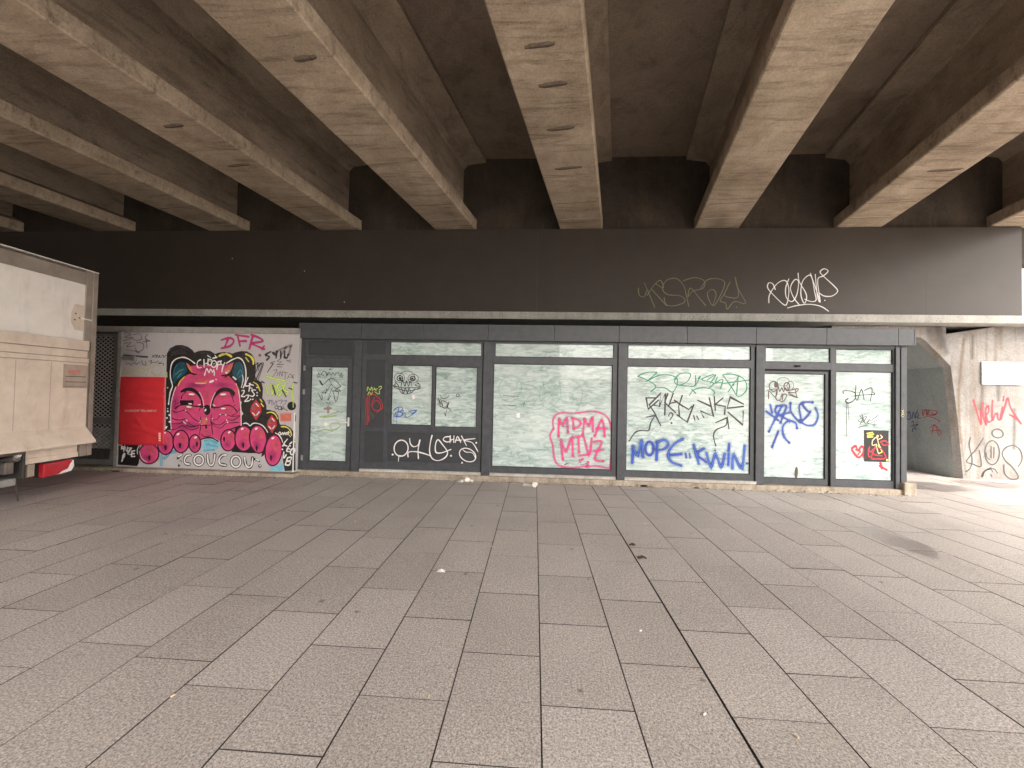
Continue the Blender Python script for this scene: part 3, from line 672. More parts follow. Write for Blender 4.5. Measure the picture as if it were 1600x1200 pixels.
# sliding hatch bay
win = glazed('window', (605, 752.5), (529.5, 675), [(607.2, 750.8, 533.6, 556), (610.8, 674.4, 571.3, 665.3), (679.2, 744.6, 572.6, 667)])
c = MB(); rect(c, 608, 675.8, 567, 669.8, -.012, -.001, AN, um=680)
sa = MB()
for u0, u1, v0, v1 in ((607.6, 610.4, 568, 669), (675, 678.8, 568, 671), (610.5, 674.9, 568, 571), (610.5, 674.9, 665.7, 669)): rect(sa, u0, u1, v0, v1, -.014, -.001, AN, um=680)
sa.build('sash', win)
c = MB()
for v0, v1 in ((675.3, 677), (723, 737.2)): rect(c, 605, 752.5, v0, v1, .0, .09, AN, um=680)
for u0, u1 in ((605, 607), (748.5, 752.5)): rect(c, u0, u1, 677.1, 722.9, .0, .09, AN, um=680)
lp = c.build('panel_frame', shop)
c = MB(); rect(c, 606.5, 749, 676.6, 723.4, .012, .05, AP, um=680); c.build('infill_panel', lp)
g = MB(); p = Pen(g, FN, 460, 490, 4.1375)
p.ring(Wt, 1.8, 690, 870, 45, 52, 10); p.s_(Wt, 1.3, [(690, 918), (676, 922), (672, 966)])
p.s_(Wt, 1.9, [(745, 808), (750, 840), (770, 860), (800, 850), (812, 815), (800, 880), (802, 936)], [(735, 926), (738, 896), (790, 893), (850, 908), (880, 920)],
     [(890, 788), (880, 830), (874, 890), (890, 935), (930, 950), (975, 930), (990, 895), (960, 850), (928, 815), (912, 850), (915, 895), (950, 900), (1012, 878)])
for x, y in ((635, 911), (1013, 919), (1176, 835), (1084, 965)): p.dot(Wt, x, y, 1.5)
p.cut(lp)['label'] = 'large white looped tag'
p.s_(Wt, 1.6, [(1008, 795), (975, 798), (962, 815), (985, 830), (1015, 822)], [(1008, 790), (1006, 835)], [(1006, 815), (1030, 812)], [(1032, 790), (1030, 832)], [(1040, 832), (1055, 795), (1075, 832)], [(1042, 818), (1080, 818)], [(1080, 790), (1112, 852)], [(1168, 808), (1095, 818), (1150, 835), (1187, 892)])
p.cut(lp)
p.ring(Wt, 1.5, 1120, 914, 56, 40, 28); p.s_(Wt, 1.2, [(1090, 880), (1110, 895), (1150, 900), (1172, 935)])
g.build('graffiti', lp)
g = MB(); p = Pen(g, FG, 460, 490, 4.1375)
p.ring(K, .8, 680, 415, 32, 30); p.ring(K, .8, 768, 420, 34, 28); p.ring(K, .8, 728, 410, 50, 38); p.ring(K, 1.5, 682, 418, 18, 17); p.ring(K, 1.5, 765, 420, 16, 15)
p.el(K, 684, 420, 9, 10); p.el(K, 762, 421, 8, 8)
p.s_(K, 1.2, [(640, 465), (700, 480), (760, 478), (815, 480)], [(650, 440), (675, 470), (640, 470), (660, 450)], [(790, 440), (815, 470), (780, 462), (805, 450)], [(815, 480), (790, 490), (730, 500), (680, 488), (645, 478)],
     [(690, 470), (700, 430), (715, 470), (725, 435), (738, 470), (748, 438), (760, 468)], [(675, 480), (690, 510), (720, 520), (755, 512), (780, 485)], [(690, 480), (705, 512), (718, 482), (730, 515), (742, 482), (752, 508)]); p.cut(win)['label'] = 'black scribbled skull face'
p.s_(BLUEM, 1.5, [(640, 625), (670, 605), (700, 610), (690, 630), (660, 640), (650, 665), (690, 662), (695, 640), (665, 635)], [(655, 640), (665, 668), (675, 610)], [(705, 625), (695, 660)], [(700, 655), (715, 640), (718, 668), (745, 665), (790, 628), (740, 632)], [(760, 650), (792, 626)])
p.s_(BLUEM, .7, [(645, 650), (640, 690), (668, 700)], [(660, 665), (662, 715)]); p.cut(win)['label'] = 'blue tag'
p.fill(Wt, [(760, 527), (780, 527), (780, 553), (762, 553)])
p.s_(KM, 1.1, [(920, 550), (945, 590), (930, 545), (960, 600), (945, 550)], [(940, 525), (960, 550), (985, 545), (1000, 528)], [(955, 560), (990, 580), (975, 605), (940, 600)], [(925, 580), (975, 615), (1000, 570), (980, 640), (978, 662), (968, 640)], [(990, 605), (1012, 628)])
p.ring(K, 1.0, 1056, 528, 9, 9); p.s_(GRY, .8, [(965, 385), (985, 410), (970, 420), (1000, 400)], [(970, 410), (990, 430)])
p.cut(win)
# three big glazed bays
bay1 = glazed('window', (767.4, 963.6), (530.5, 744), [(771.5, 958.2, 535.4, 558.7), (769.9, 956.6, 569.3, 732)])
bay2 = glazed('window', (977.5, 1178.6), (533.5, 749), [(980, 1173, 539.2, 561.8), (979, 1172.7, 573.2, 738.6)])
bay3 = glazed('window', (1298.3, 1397.3), (539.5, 762), [(1306, 1395.2, 545.7, 569), (1306, 1395.2, 580.6, 750.6)])
ent = glazed('entrance_frame', (1193.4, 1298), (537, 577), [(1195.6, 1297.2, 543.4, 566)])
sd_ = glazed('sliding_door', (1193.6, 1296), (580, 758), [(1195.4, 1291.6, 583.6, 748.4)], y0=.03, y1=.09, yg=.055)
c = MB(); rect(c, 1193.5, 1298, 577.2, 579.6, .02, .09, M['rubber'], um=1246); c.build('door_track', ent)
c = MB(); sx, sz = fx(1245.5, 572), fz(571.5, 1245.5)
c.add([(sx - .05, YF - .001, sz + .012), (sx + .05, YF - .001, sz + .012), (sx + .05, YF - .001, sz - .02), (sx - .05, YF - .001, sz - .02), (sx - .035, YF - .05, sz + .004), (sx + .035, YF - .05, sz + .004), (sx + .035, YF - .035, sz - .022), (sx - .035, YF - .035, sz - .022)],
      [(0, 1, 2, 3), (4, 5, 6, 7), (0, 1, 5, 4), (1, 2, 6, 5), (2, 3, 7, 6), (3, 0, 4, 7)], M['tyre'])
c.build('motion_sensor', ent, bevel=.006)
# fixed mouse-grey threshold under the doors
c = MB(); rect(c, 1193.5, 1398, 763, 766, -.02, .09, M['steel'], um=1290); c.build('threshold', shop)

FG3 = Face((0, YF + .055, 0), (0, -1, 0))
# bay 1 graffiti
g = MB(); p = Pen(g, FG, 750, 490, 4.1375)
PKs = PINK
p.s_(PKs, 2.6, [(475, 745), (472, 690), (490, 655), (530, 640), (590, 645), (650, 640), (720, 632), (775, 640), (820, 668), (845, 720), (852, 800), (850, 900), (842, 1000)],
     [(475, 745), (452, 790), (470, 850), (482, 940), (510, 980), (570, 995), (640, 992), (700, 985)])
p.s_(PKs, 2.4, [(690, 990), (750, 985), (842, 1002)])
p.s_(PKs, 3.4, [(508, 796), (508, 740), (512, 680)], [(512, 680), (535, 722), (560, 672), (568, 768)], [(600, 680), (606, 745)], [(590, 672), (640, 690), (648, 720), (606, 746)], [(664, 782), (676, 680)], [(676, 680), (702, 725), (726, 668), (730, 762)],
     [(742, 792), (788, 684), (806, 792)], [(752, 742), (816, 742)], [(536, 945), (528, 880), (524, 818)], [(524, 818), (556, 890), (592, 798), (600, 922)], [(604, 800), (665, 790)], [(635, 800), (640, 896)], [(672, 800), (706, 915), (722, 808)], [(735, 830), (786, 830), (742, 938), (796, 955)], [(736, 885), (796, 880)], [(640, 920), (700, 912)], [(645, 950), (665, 940)], [(700, 960), (690, 985)])
for x, y in ((508, 792), (568, 766), (606, 742), (664, 780), (740, 790), (804, 790), (536, 942), (600, 920), (640, 895), (795, 953)): p.dot(PKs, x, y, 2.6)
p.cut(bay1)['label'] = 'pink letters in a pink outline'
p.ring(TEALM, .7, 195, 485, 72, 84, 15); p.s_(TEALM, .8, [(240, 430), (235, 480), (200, 500)], [(330, 520), (300, 560), (250, 600), (200, 620), (150, 590)], [(300, 600), (350, 620), (410, 600), (385, 540), (400, 470), (440, 450)], [(400, 590), (450, 610), (520, 540), (510, 430)], [(520, 425), (600, 430), (660, 500), (640, 600), (590, 650), (500, 610), (450, 570)])
p.s_(GRN, 1.0, [(265, 600), (290, 575), (280, 600), (300, 590)], [(405, 440), (415, 480)]); p.s_(KM, .8, [(150, 530), (250, 535)], [(145, 590), (230, 596)], [(530, 730), (575, 732)], [(560, 965), (545, 980), (580, 960)], [(630, 970), (650, 960), (655, 980), (690, 965)])
p.fill(Wt, [(236, 642), (258, 642), (258, 674), (236, 674)])
g.build('graffiti', bay1)
# bay 2 graffiti
g = MB(); p = Pen(g, FG, 960, 490, 4.1375)
p.s_(GRN, 1.7, [(150, 405), (200, 383), (262, 378), (268, 388), (205, 440)], [(150, 405), (200, 425), (255, 455), (265, 480), (235, 505)], [(235, 505), (270, 480), (330, 482), (375, 508), (405, 460), (400, 415), (340, 395), (280, 402), (205, 440)],
     [(395, 425), (420, 390), (480, 385), (492, 400), (470, 440), (420, 462), (390, 445), (390, 420)], [(420, 462), (470, 468), (520, 465), (525, 400)], [(525, 465), (555, 405), (540, 420)], [(485, 528), (510, 495), (560, 480), (620, 485), (648, 510), (638, 526)], [(525, 515), (500, 490)],
     [(640, 392), (565, 425), (640, 450), (605, 485)], [(600, 430), (655, 395), (620, 450)], [(640, 455), (700, 425), (685, 485)], [(650, 450), (700, 445)], [(665, 410), (650, 450)], [(700, 395), (760, 392), (820, 410), (852, 450), (850, 500), (800, 536), (760, 480), (700, 395)], [(805, 405), (735, 505)], [(690, 455), (750, 445), (875, 430)], [(800, 400), (790, 520)])
p.dot(GRN, 768, 460, 1.8); p.cut(bay2)['label'] = 'green tag'
p.s_(KM, 2.3, [(265, 545), (205, 545), (218, 618), (285, 560)], [(265, 650), (225, 590), (300, 515), (290, 600), (250, 590)], [(290, 600), (330, 515), (325, 655)], [(345, 518), (325, 575), (382, 628)], [(380, 515), (350, 600), (395, 640)], [(362, 580), (405, 570)], [(388, 560), (442, 600)], [(438, 530), (415, 600), (420, 660)], [(405, 655), (470, 702), (512, 590)], [(430, 590), (480, 620), (500, 600)], smooth=False)
p.s_(KM, 2.0, [(350, 660), (362, 640), (378, 655), (360, 685)]); p.dot(KM, 369, 708, 1.6)
p.s_(KM, 2.0, [(512, 660), (520, 690)], [(532, 662), (545, 686)])
p.s_(KM, 2.6, [(538, 560), (620, 598), (612, 540), (640, 665), (555, 628), (577, 670)], [(645, 535), (652, 626)], [(702, 545), (650, 588), (716, 600), (712, 650)], [(832, 600), (728, 612), (748, 540), (834, 585)], [(735, 638), (830, 720), (832, 630)], smooth=False)
p.s_(KM, 2.2, [(94, 825), (135, 768), (175, 755), (220, 755), (235, 705), (262, 660)], [(655, 855), (640, 790), (660, 750), (720, 722), (728, 675)]); p.s_(KM, 2.2, [(205, 670), (266, 658), (300, 726)], [(655, 705), (730, 672), (740, 745)], smooth=False); p.dot(KM, 650, 884, 1.4); p.cut(bay2)['label'] = 'black tag with arrows'
p.s_(BLUE, 5.0, [(115, 965), (118, 910), (120, 858)], [(120, 860), (148, 915), (175, 822)], [(175, 822), (184, 925)], [(272, 945), (276, 830)], [(276, 830), (325, 815), (348, 845), (320, 875), (278, 882)], [(440, 812), (390, 840), (348, 900), (365, 955), (430, 982)], [(350, 915), (432, 908)],
     [(512, 850), (545, 970)], [(578, 872), (532, 908), (592, 958)], [(594, 900), (625, 990), (652, 905), (690, 992), (712, 905)], [(738, 905), (735, 978)], [(742, 842), (738, 885)], [(762, 1000), (770, 910), (822, 1000), (842, 852)])
p.ring(BLUE, 4.6, 226, 872, 26, 44)
for x in (460, 485): p.s_(BLUE, 3.6, [(x, 905), (x + 4, 930)])
for x in (855, 872): p.dot(BLUE, x, 968, 2.6)
p.s_(BLUEM, 1.8, [(120, 858), (148, 915), (175, 822), (184, 920)], [(276, 830), (325, 815), (348, 845), (320, 875)], [(440, 812), (390, 840), (348, 900), (365, 955), (430, 982)], [(512, 850), (545, 970)], [(594, 900), (625, 990), (652, 905), (690, 992), (712, 905)], [(762, 1000), (770, 910), (822, 1000), (842, 852)])
g.build('graffiti', bay2)
# sliding door graffiti
g = MB(); p = Pen(g, FG3, 1170, 490, 4.1375)
p.ring(BRN, .7, 222, 440, 38, 28); p.ring(BRN, 1.6, 160, 470, 28, 32); p.ring(BRN, 1.8, 245, 470, 18, 24); p.ring(BRN, .9, 268, 465, 22, 28); p.el(BRN, 175, 460, 12, 20)
p.s_(BRN, 1.6, [(120, 495), (180, 490), (170, 540), (130, 500), (128, 550)], [(180, 500), (175, 550), (200, 560), (215, 520)], [(190, 470), (200, 505), (212, 480), (225, 505), (235, 480), (245, 500)], [(250, 500), (318, 485), (300, 510), (255, 510), (318, 545), (260, 525)], [(300, 490), (310, 545)], [(195, 555), (210, 570), (230, 560), (245, 530), (230, 520), (205, 535)], [(220, 530), (215, 560)]); p.cut(sd_)['label'] = 'brown scribbled face'
p.s_(BLUE, 3.6, [(112, 632), (150, 660), (190, 690)], [(212, 598), (165, 690), (130, 762)], [(138, 590), (150, 640)], [(180, 598), (240, 595), (225, 650), (205, 705)], [(180, 600), (175, 640), (260, 690)], [(185, 660), (260, 640)], [(268, 578), (275, 640), (335, 700), (325, 600), (350, 575)],
     [(412, 572), (345, 578), (378, 628), (398, 635), (360, 680), (330, 700)], [(430, 610), (447, 660), (425, 715), (375, 722), (330, 695)], [(312, 742), (300, 705), (255, 695), (220, 730), (225, 790), (262, 836)], [(190, 762), (150, 862)])
for x, y in ((212, 598), (130, 762), (412, 574), (268, 580), (150, 860), (310, 740), (260, 834), (205, 703)): p.dot(BLUE, x, y, 2.6)
p.s_(NAVY, 1.5, [(180, 598), (240, 595), (225, 650), (205, 705)], [(268, 578), (275, 640), (335, 700), (325, 600), (350, 575)], [(412, 572), (345, 578), (378, 628), (398, 635), (360, 680), (330, 700)], [(190, 762), (150, 862)])
p.s_(NAVY, .8, [(262, 690), (265, 715)], [(330, 705), (332, 750)], [(155, 860), (157, 885)])
p.cut(sd_)['label'] = 'blue tag'
p.el(paint('brown_leaf_mark', (.10, .07, .05), .8), 306, 1028, 11, 38, 3); p.s_(GRY, 1, [(295, 912), (308, 905)]); p.fill(Wt, [(305, 935), (340, 935), (342, 955), (308, 956)])
g.build('graffiti', sd_)
# right fixed pane graffiti
g = MB(); p = Pen(g, FG, 1170, 490, 4.1375)
p.s_(K, 1.3, [(612, 518), (610, 500), (650, 500), (685, 512), (690, 540), (670, 568), (640, 578), (625, 562), (640, 550)], [(692, 462), (688, 540), (700, 562)], [(702, 560), (728, 490), (745, 558)], [(690, 530), (760, 525), (815, 520), (795, 505)], [(745, 498), (795, 482), (785, 565)])
p.s_(K, 2.0, [(670, 568), (640, 578), (625, 562), (640, 550)]); p.s_(K, .7, [(632, 580), (630, 680), (633, 792)], [(640, 580), (648, 690)])
p.s_(K, 1.0, [(715, 655), (740, 700), (705, 690), (760, 665), (745, 700), (790, 690), (835, 658)], [(730, 650), (755, 715), (780, 680), (770, 710), (830, 690)], [(710, 735), (770, 720)], [(795, 720), (825, 718)], [(810, 708), (808, 735)], [(740, 670), (720, 715)])
p.fill(Wt, [(708, 610), (760, 600), (758, 640), (710, 642)])
p.cut(bay3)
p.s_(RED, 4.6, [(668, 870), (690, 855), (705, 885), (730, 858), (745, 885), (710, 930), (668, 885), (668, 870)], [(745, 880), (740, 930), (755, 905)]); p.s_(RED, 3.5, [(690, 880), (720, 890), (705, 910)]); p.s_(RED, 5, [(845, 985), (890, 1010)], [(850, 965), (860, 1000)])
g.build('graffiti', bay3)
g = MB(); p = Pen(g, Face((0, YF - .03, 0), (0, -1, 0)), 1170, 490, 4.1375)
p.s_(YELP, .8, [(985, 625), (1000, 640), (985, 660), (1002, 668)], [(1000, 622), (988, 645), (1004, 655)])
g.build('graffiti', shop)
# black event poster on the right pane
po_ = MB(); x0, x1 = fx(1351.8, 697), fx(1390, 697); z1, z0 = fz(672.4, 1371), fz(722, 1371)
po_.box(x0, x1, YF + .0195, YF + .0225, z0, z1, paint('black_poster', (.018, .016, .018), .35))
p = Pen(po_, Face((0, YF + .0195, 0), (0, -1, 0)), 1170, 490, 4.1375, .0004)
p.s_(YEL, 2.2, [(765, 775), (800, 768)], [(768, 787), (806, 780)], [(768, 798), (800, 795)])
p.s_(GOLD, 1.5, [(800, 820), (798, 850), (825, 845)], [(800, 820), (822, 800), (835, 815)], [(850, 785), (862, 800), (840, 812)], [(832, 812), (842, 850), (860, 890), (840, 905)], [(822, 850), (838, 905)])
p.el(GOLD, 832, 793, 7, 9)
p.s_(YEL, 1.3, [(835, 850), (862, 892), (848, 900)])
p.s_(RED, 2.4, [(850, 830), (880, 822), (905, 845), (870, 850), (855, 832)], [(780, 860), (775, 920), (830, 940), (885, 930), (850, 870), (800, 880), (810, 910), (860, 920)], [(795, 940), (880, 938)], [(770, 880), (800, 900)], [(820, 850), (790, 930)])
p.fill(YEL, [(888, 940), (901, 940), (901, 955), (888, 955)])
tag(po_.build('poster'), 'small black poster with yellow and red drawing stuck on the right shop window', 'poster')

# ================================================================== PAINTED WALL, LEFT OF THE SHOP
YW = 7.16
FWL = Face((0, YW, 0), (0, -1, 0))
def wx(u, v=640): return FWL.at(u, v).x
def wz(v, u=320): return FWL.at(u, v).z
mw = thing('painted_wall', 'grey panel wall left of the shop painted with a pink cat mural', 'wall', (wx(320), YW, 0))
XA, XB_ = wx(182.5), wx(464)
zt, zb = wz(520.5), wz(733)
pl_ = MB(); pl_.box(wx(258.5), XB_, YW, YW + .08, zb, zt, M['grey_panel']); pl_.build('panel', mw)
dl = MB(); dl.box(wx(188), wx(258.2), YW + .0, YW + .08, zb, zt, M['grey_panel']); dlo = dl.build('door', mw)
cl = MB(); cl.box(wx(190), wx(213, 560), YW - .05, YW - .001, wz(562.5, 200), wz(557.5, 200), M['steel']); cl.box(wx(209, 560), wx(215, 560), YW - .06, YW - .001, wz(564, 200), wz(555.5, 200), M['steel']); cl.tube((wx(196, 555), YW - .03, wz(555, 200)), (wx(233, 557), YW - .03, wz(557.5, 230)), .011, M['chassis'])
cl.build('door_closer', dlo, bevel=.004)
fr = MB(); fr.box(XA, wx(187.8), YW - .03, YW + .09, zb, zt + .02, M['frame_grey']); fr.box(XA - 2.6, XB_, YW - .03, YW + .12, zt, wz(511.5), M['frame_grey']); fr.build('frame', mw)
tr = MB(); tr.box(wx(458.6, 690), wx(460.2, 690), YW - .012, YW - .0005, zb, wz(645, 459), Wt); tr.build('trim_strip', mw)
ba = MB(); ba.box(XA - 2.6, XB_ + .06, YW - .16, YW + .2, -.01, zb - .004, M['plinth'])
for k in range(22):
    x = random.uniform(XA - 2, XB_); ba.box(x, x + random.uniform(.05, .35), YW - .185, YW - .16, -.01, random.uniform(.012, .04), M['plinth'])
ba.build('plinth', mw, bevel=.012)
mu = MB(); p = Pen(mu, FWL, 250, 530, 10, .0015)
# cloud of black behind the animal
cloud = [(267, 672), (259, 672), (259.5, 600), (260.5, 563), (261, 552), (266, 544), (275, 539.5), (285, 539), (294, 542), (301, 547), (304, 551), (310, 548.5), (320, 547.5), (329, 548.5), (336, 553), (342, 551), (350, 550), (357, 550.5), (363, 552.5),
         (368, 550.5), (377, 548.5), (386, 549), (393, 553), (397, 559), (399, 567), (400, 575), (399, 586), (398, 593), (404, 594), (409, 599), (411, 607), (410.5, 616), (410, 622), (414, 627), (416.5, 634), (416.5, 640), (422, 640.5), (430, 643), (435, 650), (436.5, 660), (438, 663.5), (446, 663.8), (454, 668), (459, 675), (461.5, 690), (461.8, 735), (445, 736), (443, 725), (440, 700), (430, 690), (400, 675), (376, 665), (372, 640), (350, 600), (300, 600), (275, 640)]
CLD = paint('cloud_black', (.022, .020, .018), .5, .6, 14); mu.poly(FWL, cloud, CLD, p.nx())
mu.poly(FWL, [(184.5, 657), (188, 655), (258, 690), (219, 694), (217.5, 703), (218, 716), (217, 724), (214, 728.5), (184.5, 726)], K, p.nx())
p.s_(GRY, 1.8, [(150, 180), (250, 120), (380, 130), (450, 180)], [(200, 210), (300, 180), (400, 200)], [(170, 250), (330, 215), (430, 230)]); p.s_(GRY, 2.5, [(640, 215), (720, 220), (800, 250)]); p.s_(WS, 2.2, [(745, 255), (790, 285)], [(860, 250), (880, 285)])
p.s_(KS, 2.4, [(1500, 400), (1530, 370), (1520, 460), (1480, 560), (1500, 630)], [(1530, 440), (1570, 380), (1590, 420), (1500, 640)])
p.grid(320, 630, 10)
p.fill(CYP, [(-10, 570), (40, 555), (120, 555), (200, 590), (240, 640), (252, 690), (180, 720), (60, 745), (-40, 745), (-30, 650)]); p.s_(CY, 3, [(0, 590), (80, 575), (190, 620)], [(20, 640), (200, 680)]); p.s_(CY, 4, [(-10, 740), (150, 730)])
p.fill(CYP, [(1020, 985), (1120, 980), (1190, 920), (1225, 970), (1245, 1060), (1035, 1062)])
p.grid(180, 640, 10); p.s_(CY, 6, [(720, 720), (720, 860)], [(770, 760), (860, 680), (930, 650)]); p.s_(CY, 4, [(880, 680), (960, 660)])
p.grid(250, 530, 10)
# ears: black, white outline, teal
p.fill(K, [(540, 390), (470, 330), (400, 300), (340, 295), (250, 320), (190, 380), (165, 490), (165, 600), (190, 720), (240, 740), (400, 590), (560, 560)])
p.fill(K, [(1000, 400), (1110, 340), (1180, 305), (1230, 295), (1290, 335), (1330, 425), (1345, 550), (1330, 680), (1290, 740), (1230, 740), (1090, 590), (960, 570)])
p.fill(TEAL, [(400, 365), (330, 355), (260, 385), (215, 460), (195, 560), (200, 640), (220, 705), (270, 640), (330, 590), (390, 545), (425, 490)])
p.s_(TEAL2, 4, [(240, 560), (300, 500), (370, 470)], [(270, 600), (330, 540)]); p.s_(TEAL2, 1.5, [(215, 600), (225, 480), (270, 400)])
p.fill(TEAL, [(1175, 370), (1240, 350), (1290, 410), (1310, 500), (1305, 620), (1270, 690), (1200, 620), (1140, 560), (1130, 490)])
p.s_(TEAL2, 3.5, [(1210, 560), (1260, 480), (1290, 560)], [(1230, 600), (1280, 560)]); p.s_(TEAL2, 1.5, [(1240, 360), (1290, 430), (1300, 560)])
p.s_(Wt, 2.0, [(545, 378), (470, 322), (400, 290), (340, 284), (250, 312), (190, 372), (165, 480), (165, 600), (188, 690), (195, 740), (165, 820), (147, 920), (135, 1015)], [(1035, 380), (1110, 332), (1180, 300), (1230, 290), (1290, 330), (1330, 420), (1345, 550), (1330, 680), (1303, 758)])
p.s_(Wt, 1.5, [(1290, 560), (1300, 640), (1272, 755)])
# head
head = [(267, 670), (266.5, 650), (267, 634), (269, 620), (271.5, 610), (275, 604), (279, 597), (284, 591.5), (290, 587), (297, 584), (304, 582), (314, 579), (330, 575), (345, 578), (352, 583), (360, 588), (366, 594), (371, 601), (374, 609), (376, 625), (377, 645), (377, 664), (370, 690), (345, 690), (338, 685.5), (330, 683), (322, 683), (314, 686), (312, 692), (300, 700), (280, 700), (262, 690)]
mu.poly(FWL, head, PK, p.nx())
mu.poly(FWL, [(290.5, 566.5), (296, 572), (304, 571), (314, 570), (332, 571), (351, 571), (358, 569), (367, 565), (366, 573), (361, 581), (356, 588), (340, 592), (320, 592), (303, 590), (298, 585), (293, 576)], PK, p.nx())
p.fill(CORAL, [(405, 365), (450, 390), (500, 450), (520, 520), (490, 520), (445, 470)]); p.s_(ORG, 2.5, [(450, 440), (500, 505)]); p.fill(CORAL, [(1165, 355), (1090, 400), (1010, 470), (990, 520), (1060, 540), (1110, 480)])
p.glow(PK2, 660, 590, 200, 55); p.glow(PK2, 1060, 620, 110, 60); p.glow(PK2, 740, 880, 60, 190); p.glow(PKD, 240, 1020, 70, 190); p.glow(PKD, 560, 720, 200, 60); p.glow(PKD, 980, 720, 190, 60); p.glow(PKD, 700, 470, 150, 50)
p.s_(K, 2.2, [(400, 365), (440, 470), (500, 535), (572, 548)], [(1165, 355), (1120, 490), (1050, 555), (965, 570)]); p.s_(K, 2.6, [(450, 520), (540, 550)], [(1100, 540), (1020, 590)])
p.s_(K, 2.6, [(240, 745), (300, 655), (395, 575)], [(1090, 575), (1180, 660), (1235, 745)]); p.s_(Wt, 2.6, [(1145, 590), (1185, 625)])
p.s_(Wt, 1.4, [(247, 750), (212, 850), (186, 950), (172, 1050), (166, 1190), (172, 1330), (178, 1400)], [(1190, 695), (1228, 800), (1250, 950), (1266, 1100), (1270, 1250), (1271, 1350)])
p.s_(YEL, 1.8, [(290, 725), (315, 660), (390, 582)], [(560, 685), (640, 690), (720, 684)]); p.s_(ORG, 2.5, [(325, 660), (360, 625)], [(700, 680), (735, 650)], [(1180, 790), (1185, 810)]); p.s_(ORG, 2, [(1200, 720), (1230, 790)])
p.el(Wt, 808, 660, 42, 18, -22); p.el(Wt, 880, 630, 16, 9, 20); p.el(Wt, 1040, 525, 18, 14); p.s_(Wt, 1, [(1060, 500), (1075, 492)])
# lids and brows
p.glow(PK2, 450, 1090, 150, 60, 8); p.glow(PK2, 1040, 1100, 150, 60, 5); p.glow(PK2, 490, 890, 120, 60); p.glow(PK2, 990, 890, 120, 60)
def tp(t): return .45 + .9 * math.sin(math.pi * min(1, t * 1.2 + .1)) if t < .8 else .55
def brow(pts, wd): mu.stroke(FWL, [p.c(q) for q in pts], wd, K, p.nx(), True, False, tp)
brow([(335, 820), (400, 788), (470, 782), (540, 805), (600, 860), (640, 930), (655, 1000), (662, 1070)], 4.4)
brow([(1165, 850), (1110, 805), (1030, 785), (950, 800), (890, 850), (845, 920), (820, 1000), (812, 1070)], 4.8)
p.s_(K, 1.5, [(335, 930), (350, 880), (405, 825)], [(1090, 830), (1130, 900), (1152, 985)]); p.s_(K, 2.8, [(1100, 810), (1150, 880)], [(345, 815), (400, 805)])
p.s_(K, 2.2, [(245, 1080), (300, 1040), (370, 1022), (450, 1022), (540, 1045), (640, 1048)], [(815, 1055), (900, 1068), (990, 1042), (1075, 1032), (1145, 1060), (1200, 1122)])
p.fill(K, [(315, 952), (527, 952), (527, 1025), (315, 1018)]); p.s_(Wt, 1.6, [(455, 1008), (495, 1012)])
p.el(Wt, 495, 860, 46, 14, 3); p.el(Wt, 990, 862, 50, 15, -3); p.el(Wt, 455, 1058, 42, 13, 5); p.el(Wt, 990, 1083, 40, 12)
p.s_(K, 1.3, [(235, 970), (245, 962)], [(270, 1005), (295, 990)], [(640, 1060), (615, 1115)], [(1160, 1030), (1170, 1040)], [(850, 1060), (850, 1100)]); p.s_(Wt, 1.5, [(600, 1030), (632, 1020)], [(830, 1020), (860, 1042)])
p.s_(WS, 1.2, [(620, 830), (665, 920), (685, 1010), (690, 1080)], [(870, 830), (820, 930), (795, 1020), (790, 1080)])
p.el(K, 738, 1108, 52, 78); p.s_(K, 2, [(690, 1050), (735, 1035), (780, 1050)]); p.el(Wt, 712, 1108, 13, 22, 25)
# muzzle
p.grid(180, 640, 10)
p.s_(PK2, 5, [(1380, 160), (1420, 200)]); p.el(CORAL, 1400, 180, 44, 52); p.s_(Wt, 1.2, [(1425, 130), (1435, 160)]); p.glow(PK2, 1420, 340, 90, 70); p.glow(PKD, 1100, 260, 260, 90)
for l in ([(885, 12), (950, 42), (1010, 30), (1080, 10), (1150, 55), (1215, 130), (1290, 178), (1330, 180)], [(885, 132), (970, 160), (1040, 160), (1100, 150), (1180, 232), (1240, 255), (1300, 250)], [(885, 220), (1000, 220), (1070, 195), (1130, 250), (1220, 268), (1330, 235)], [(885, 312), (960, 300), (1050, 252), (1130, 290), (1200, 318), (1310, 275)],
          [(1420, 240), (1425, 290)], [(1345, 250), (1330, 320), (1318, 390)], [(1508, 250), (1515, 320), (1528, 390)], [(1345, 378), (1390, 418), (1440, 422), (1490, 405)], [(1330, 245), (1420, 245), (1500, 240)], [(1335, 110), (1340, 170), (1345, 230)], [(1508, 90), (1500, 170), (1500, 220)], [(1345, 465), (1440, 440), (1520, 445), (1600, 490)]):
    p.s_(K, 1.25, l)
p.s_(K, 3.4, [(1420, 250), (1425, 285)]); p.s_(K, 2.4, [(1345, 465), (1440, 440), (1520, 445), (1610, 495)])
for x, y in ((1335, 175), (1330, 200), (1355, 230), (1520, 145), (1510, 170), (1105, 15)): p.dot(Wt, x, y, .8)
p.s_(Wt, 1.3, [(1110, 155), (1130, 180)], [(1070, 190), (1108, 225)])
p.grid(320, 630, 10)
for l in ([(90, 285), (150, 320), (220, 340), (290, 310), (350, 250), (440, 265), (550, 200)], [(110, 262), (190, 252), (250, 185), (340, 180), (430, 205), (550, 192)], [(100, 310), (180, 370), (260, 385), (330, 320), (430, 305), (540, 300)], [(430, 190), (500, 150), (548, 90)], [(110, 180), (100, 260), (120, 400), (128, 490)]):
    p.s_(K, 1.2, l)
for x, y in ((245, 178), (330, 180), (345, 262), (360, 300), (120, 245), (150, 40)): p.dot(Wt, x, y, 1.0)
p.s_(K, 2.0, [(545, 350), (480, 380), (380, 410)])
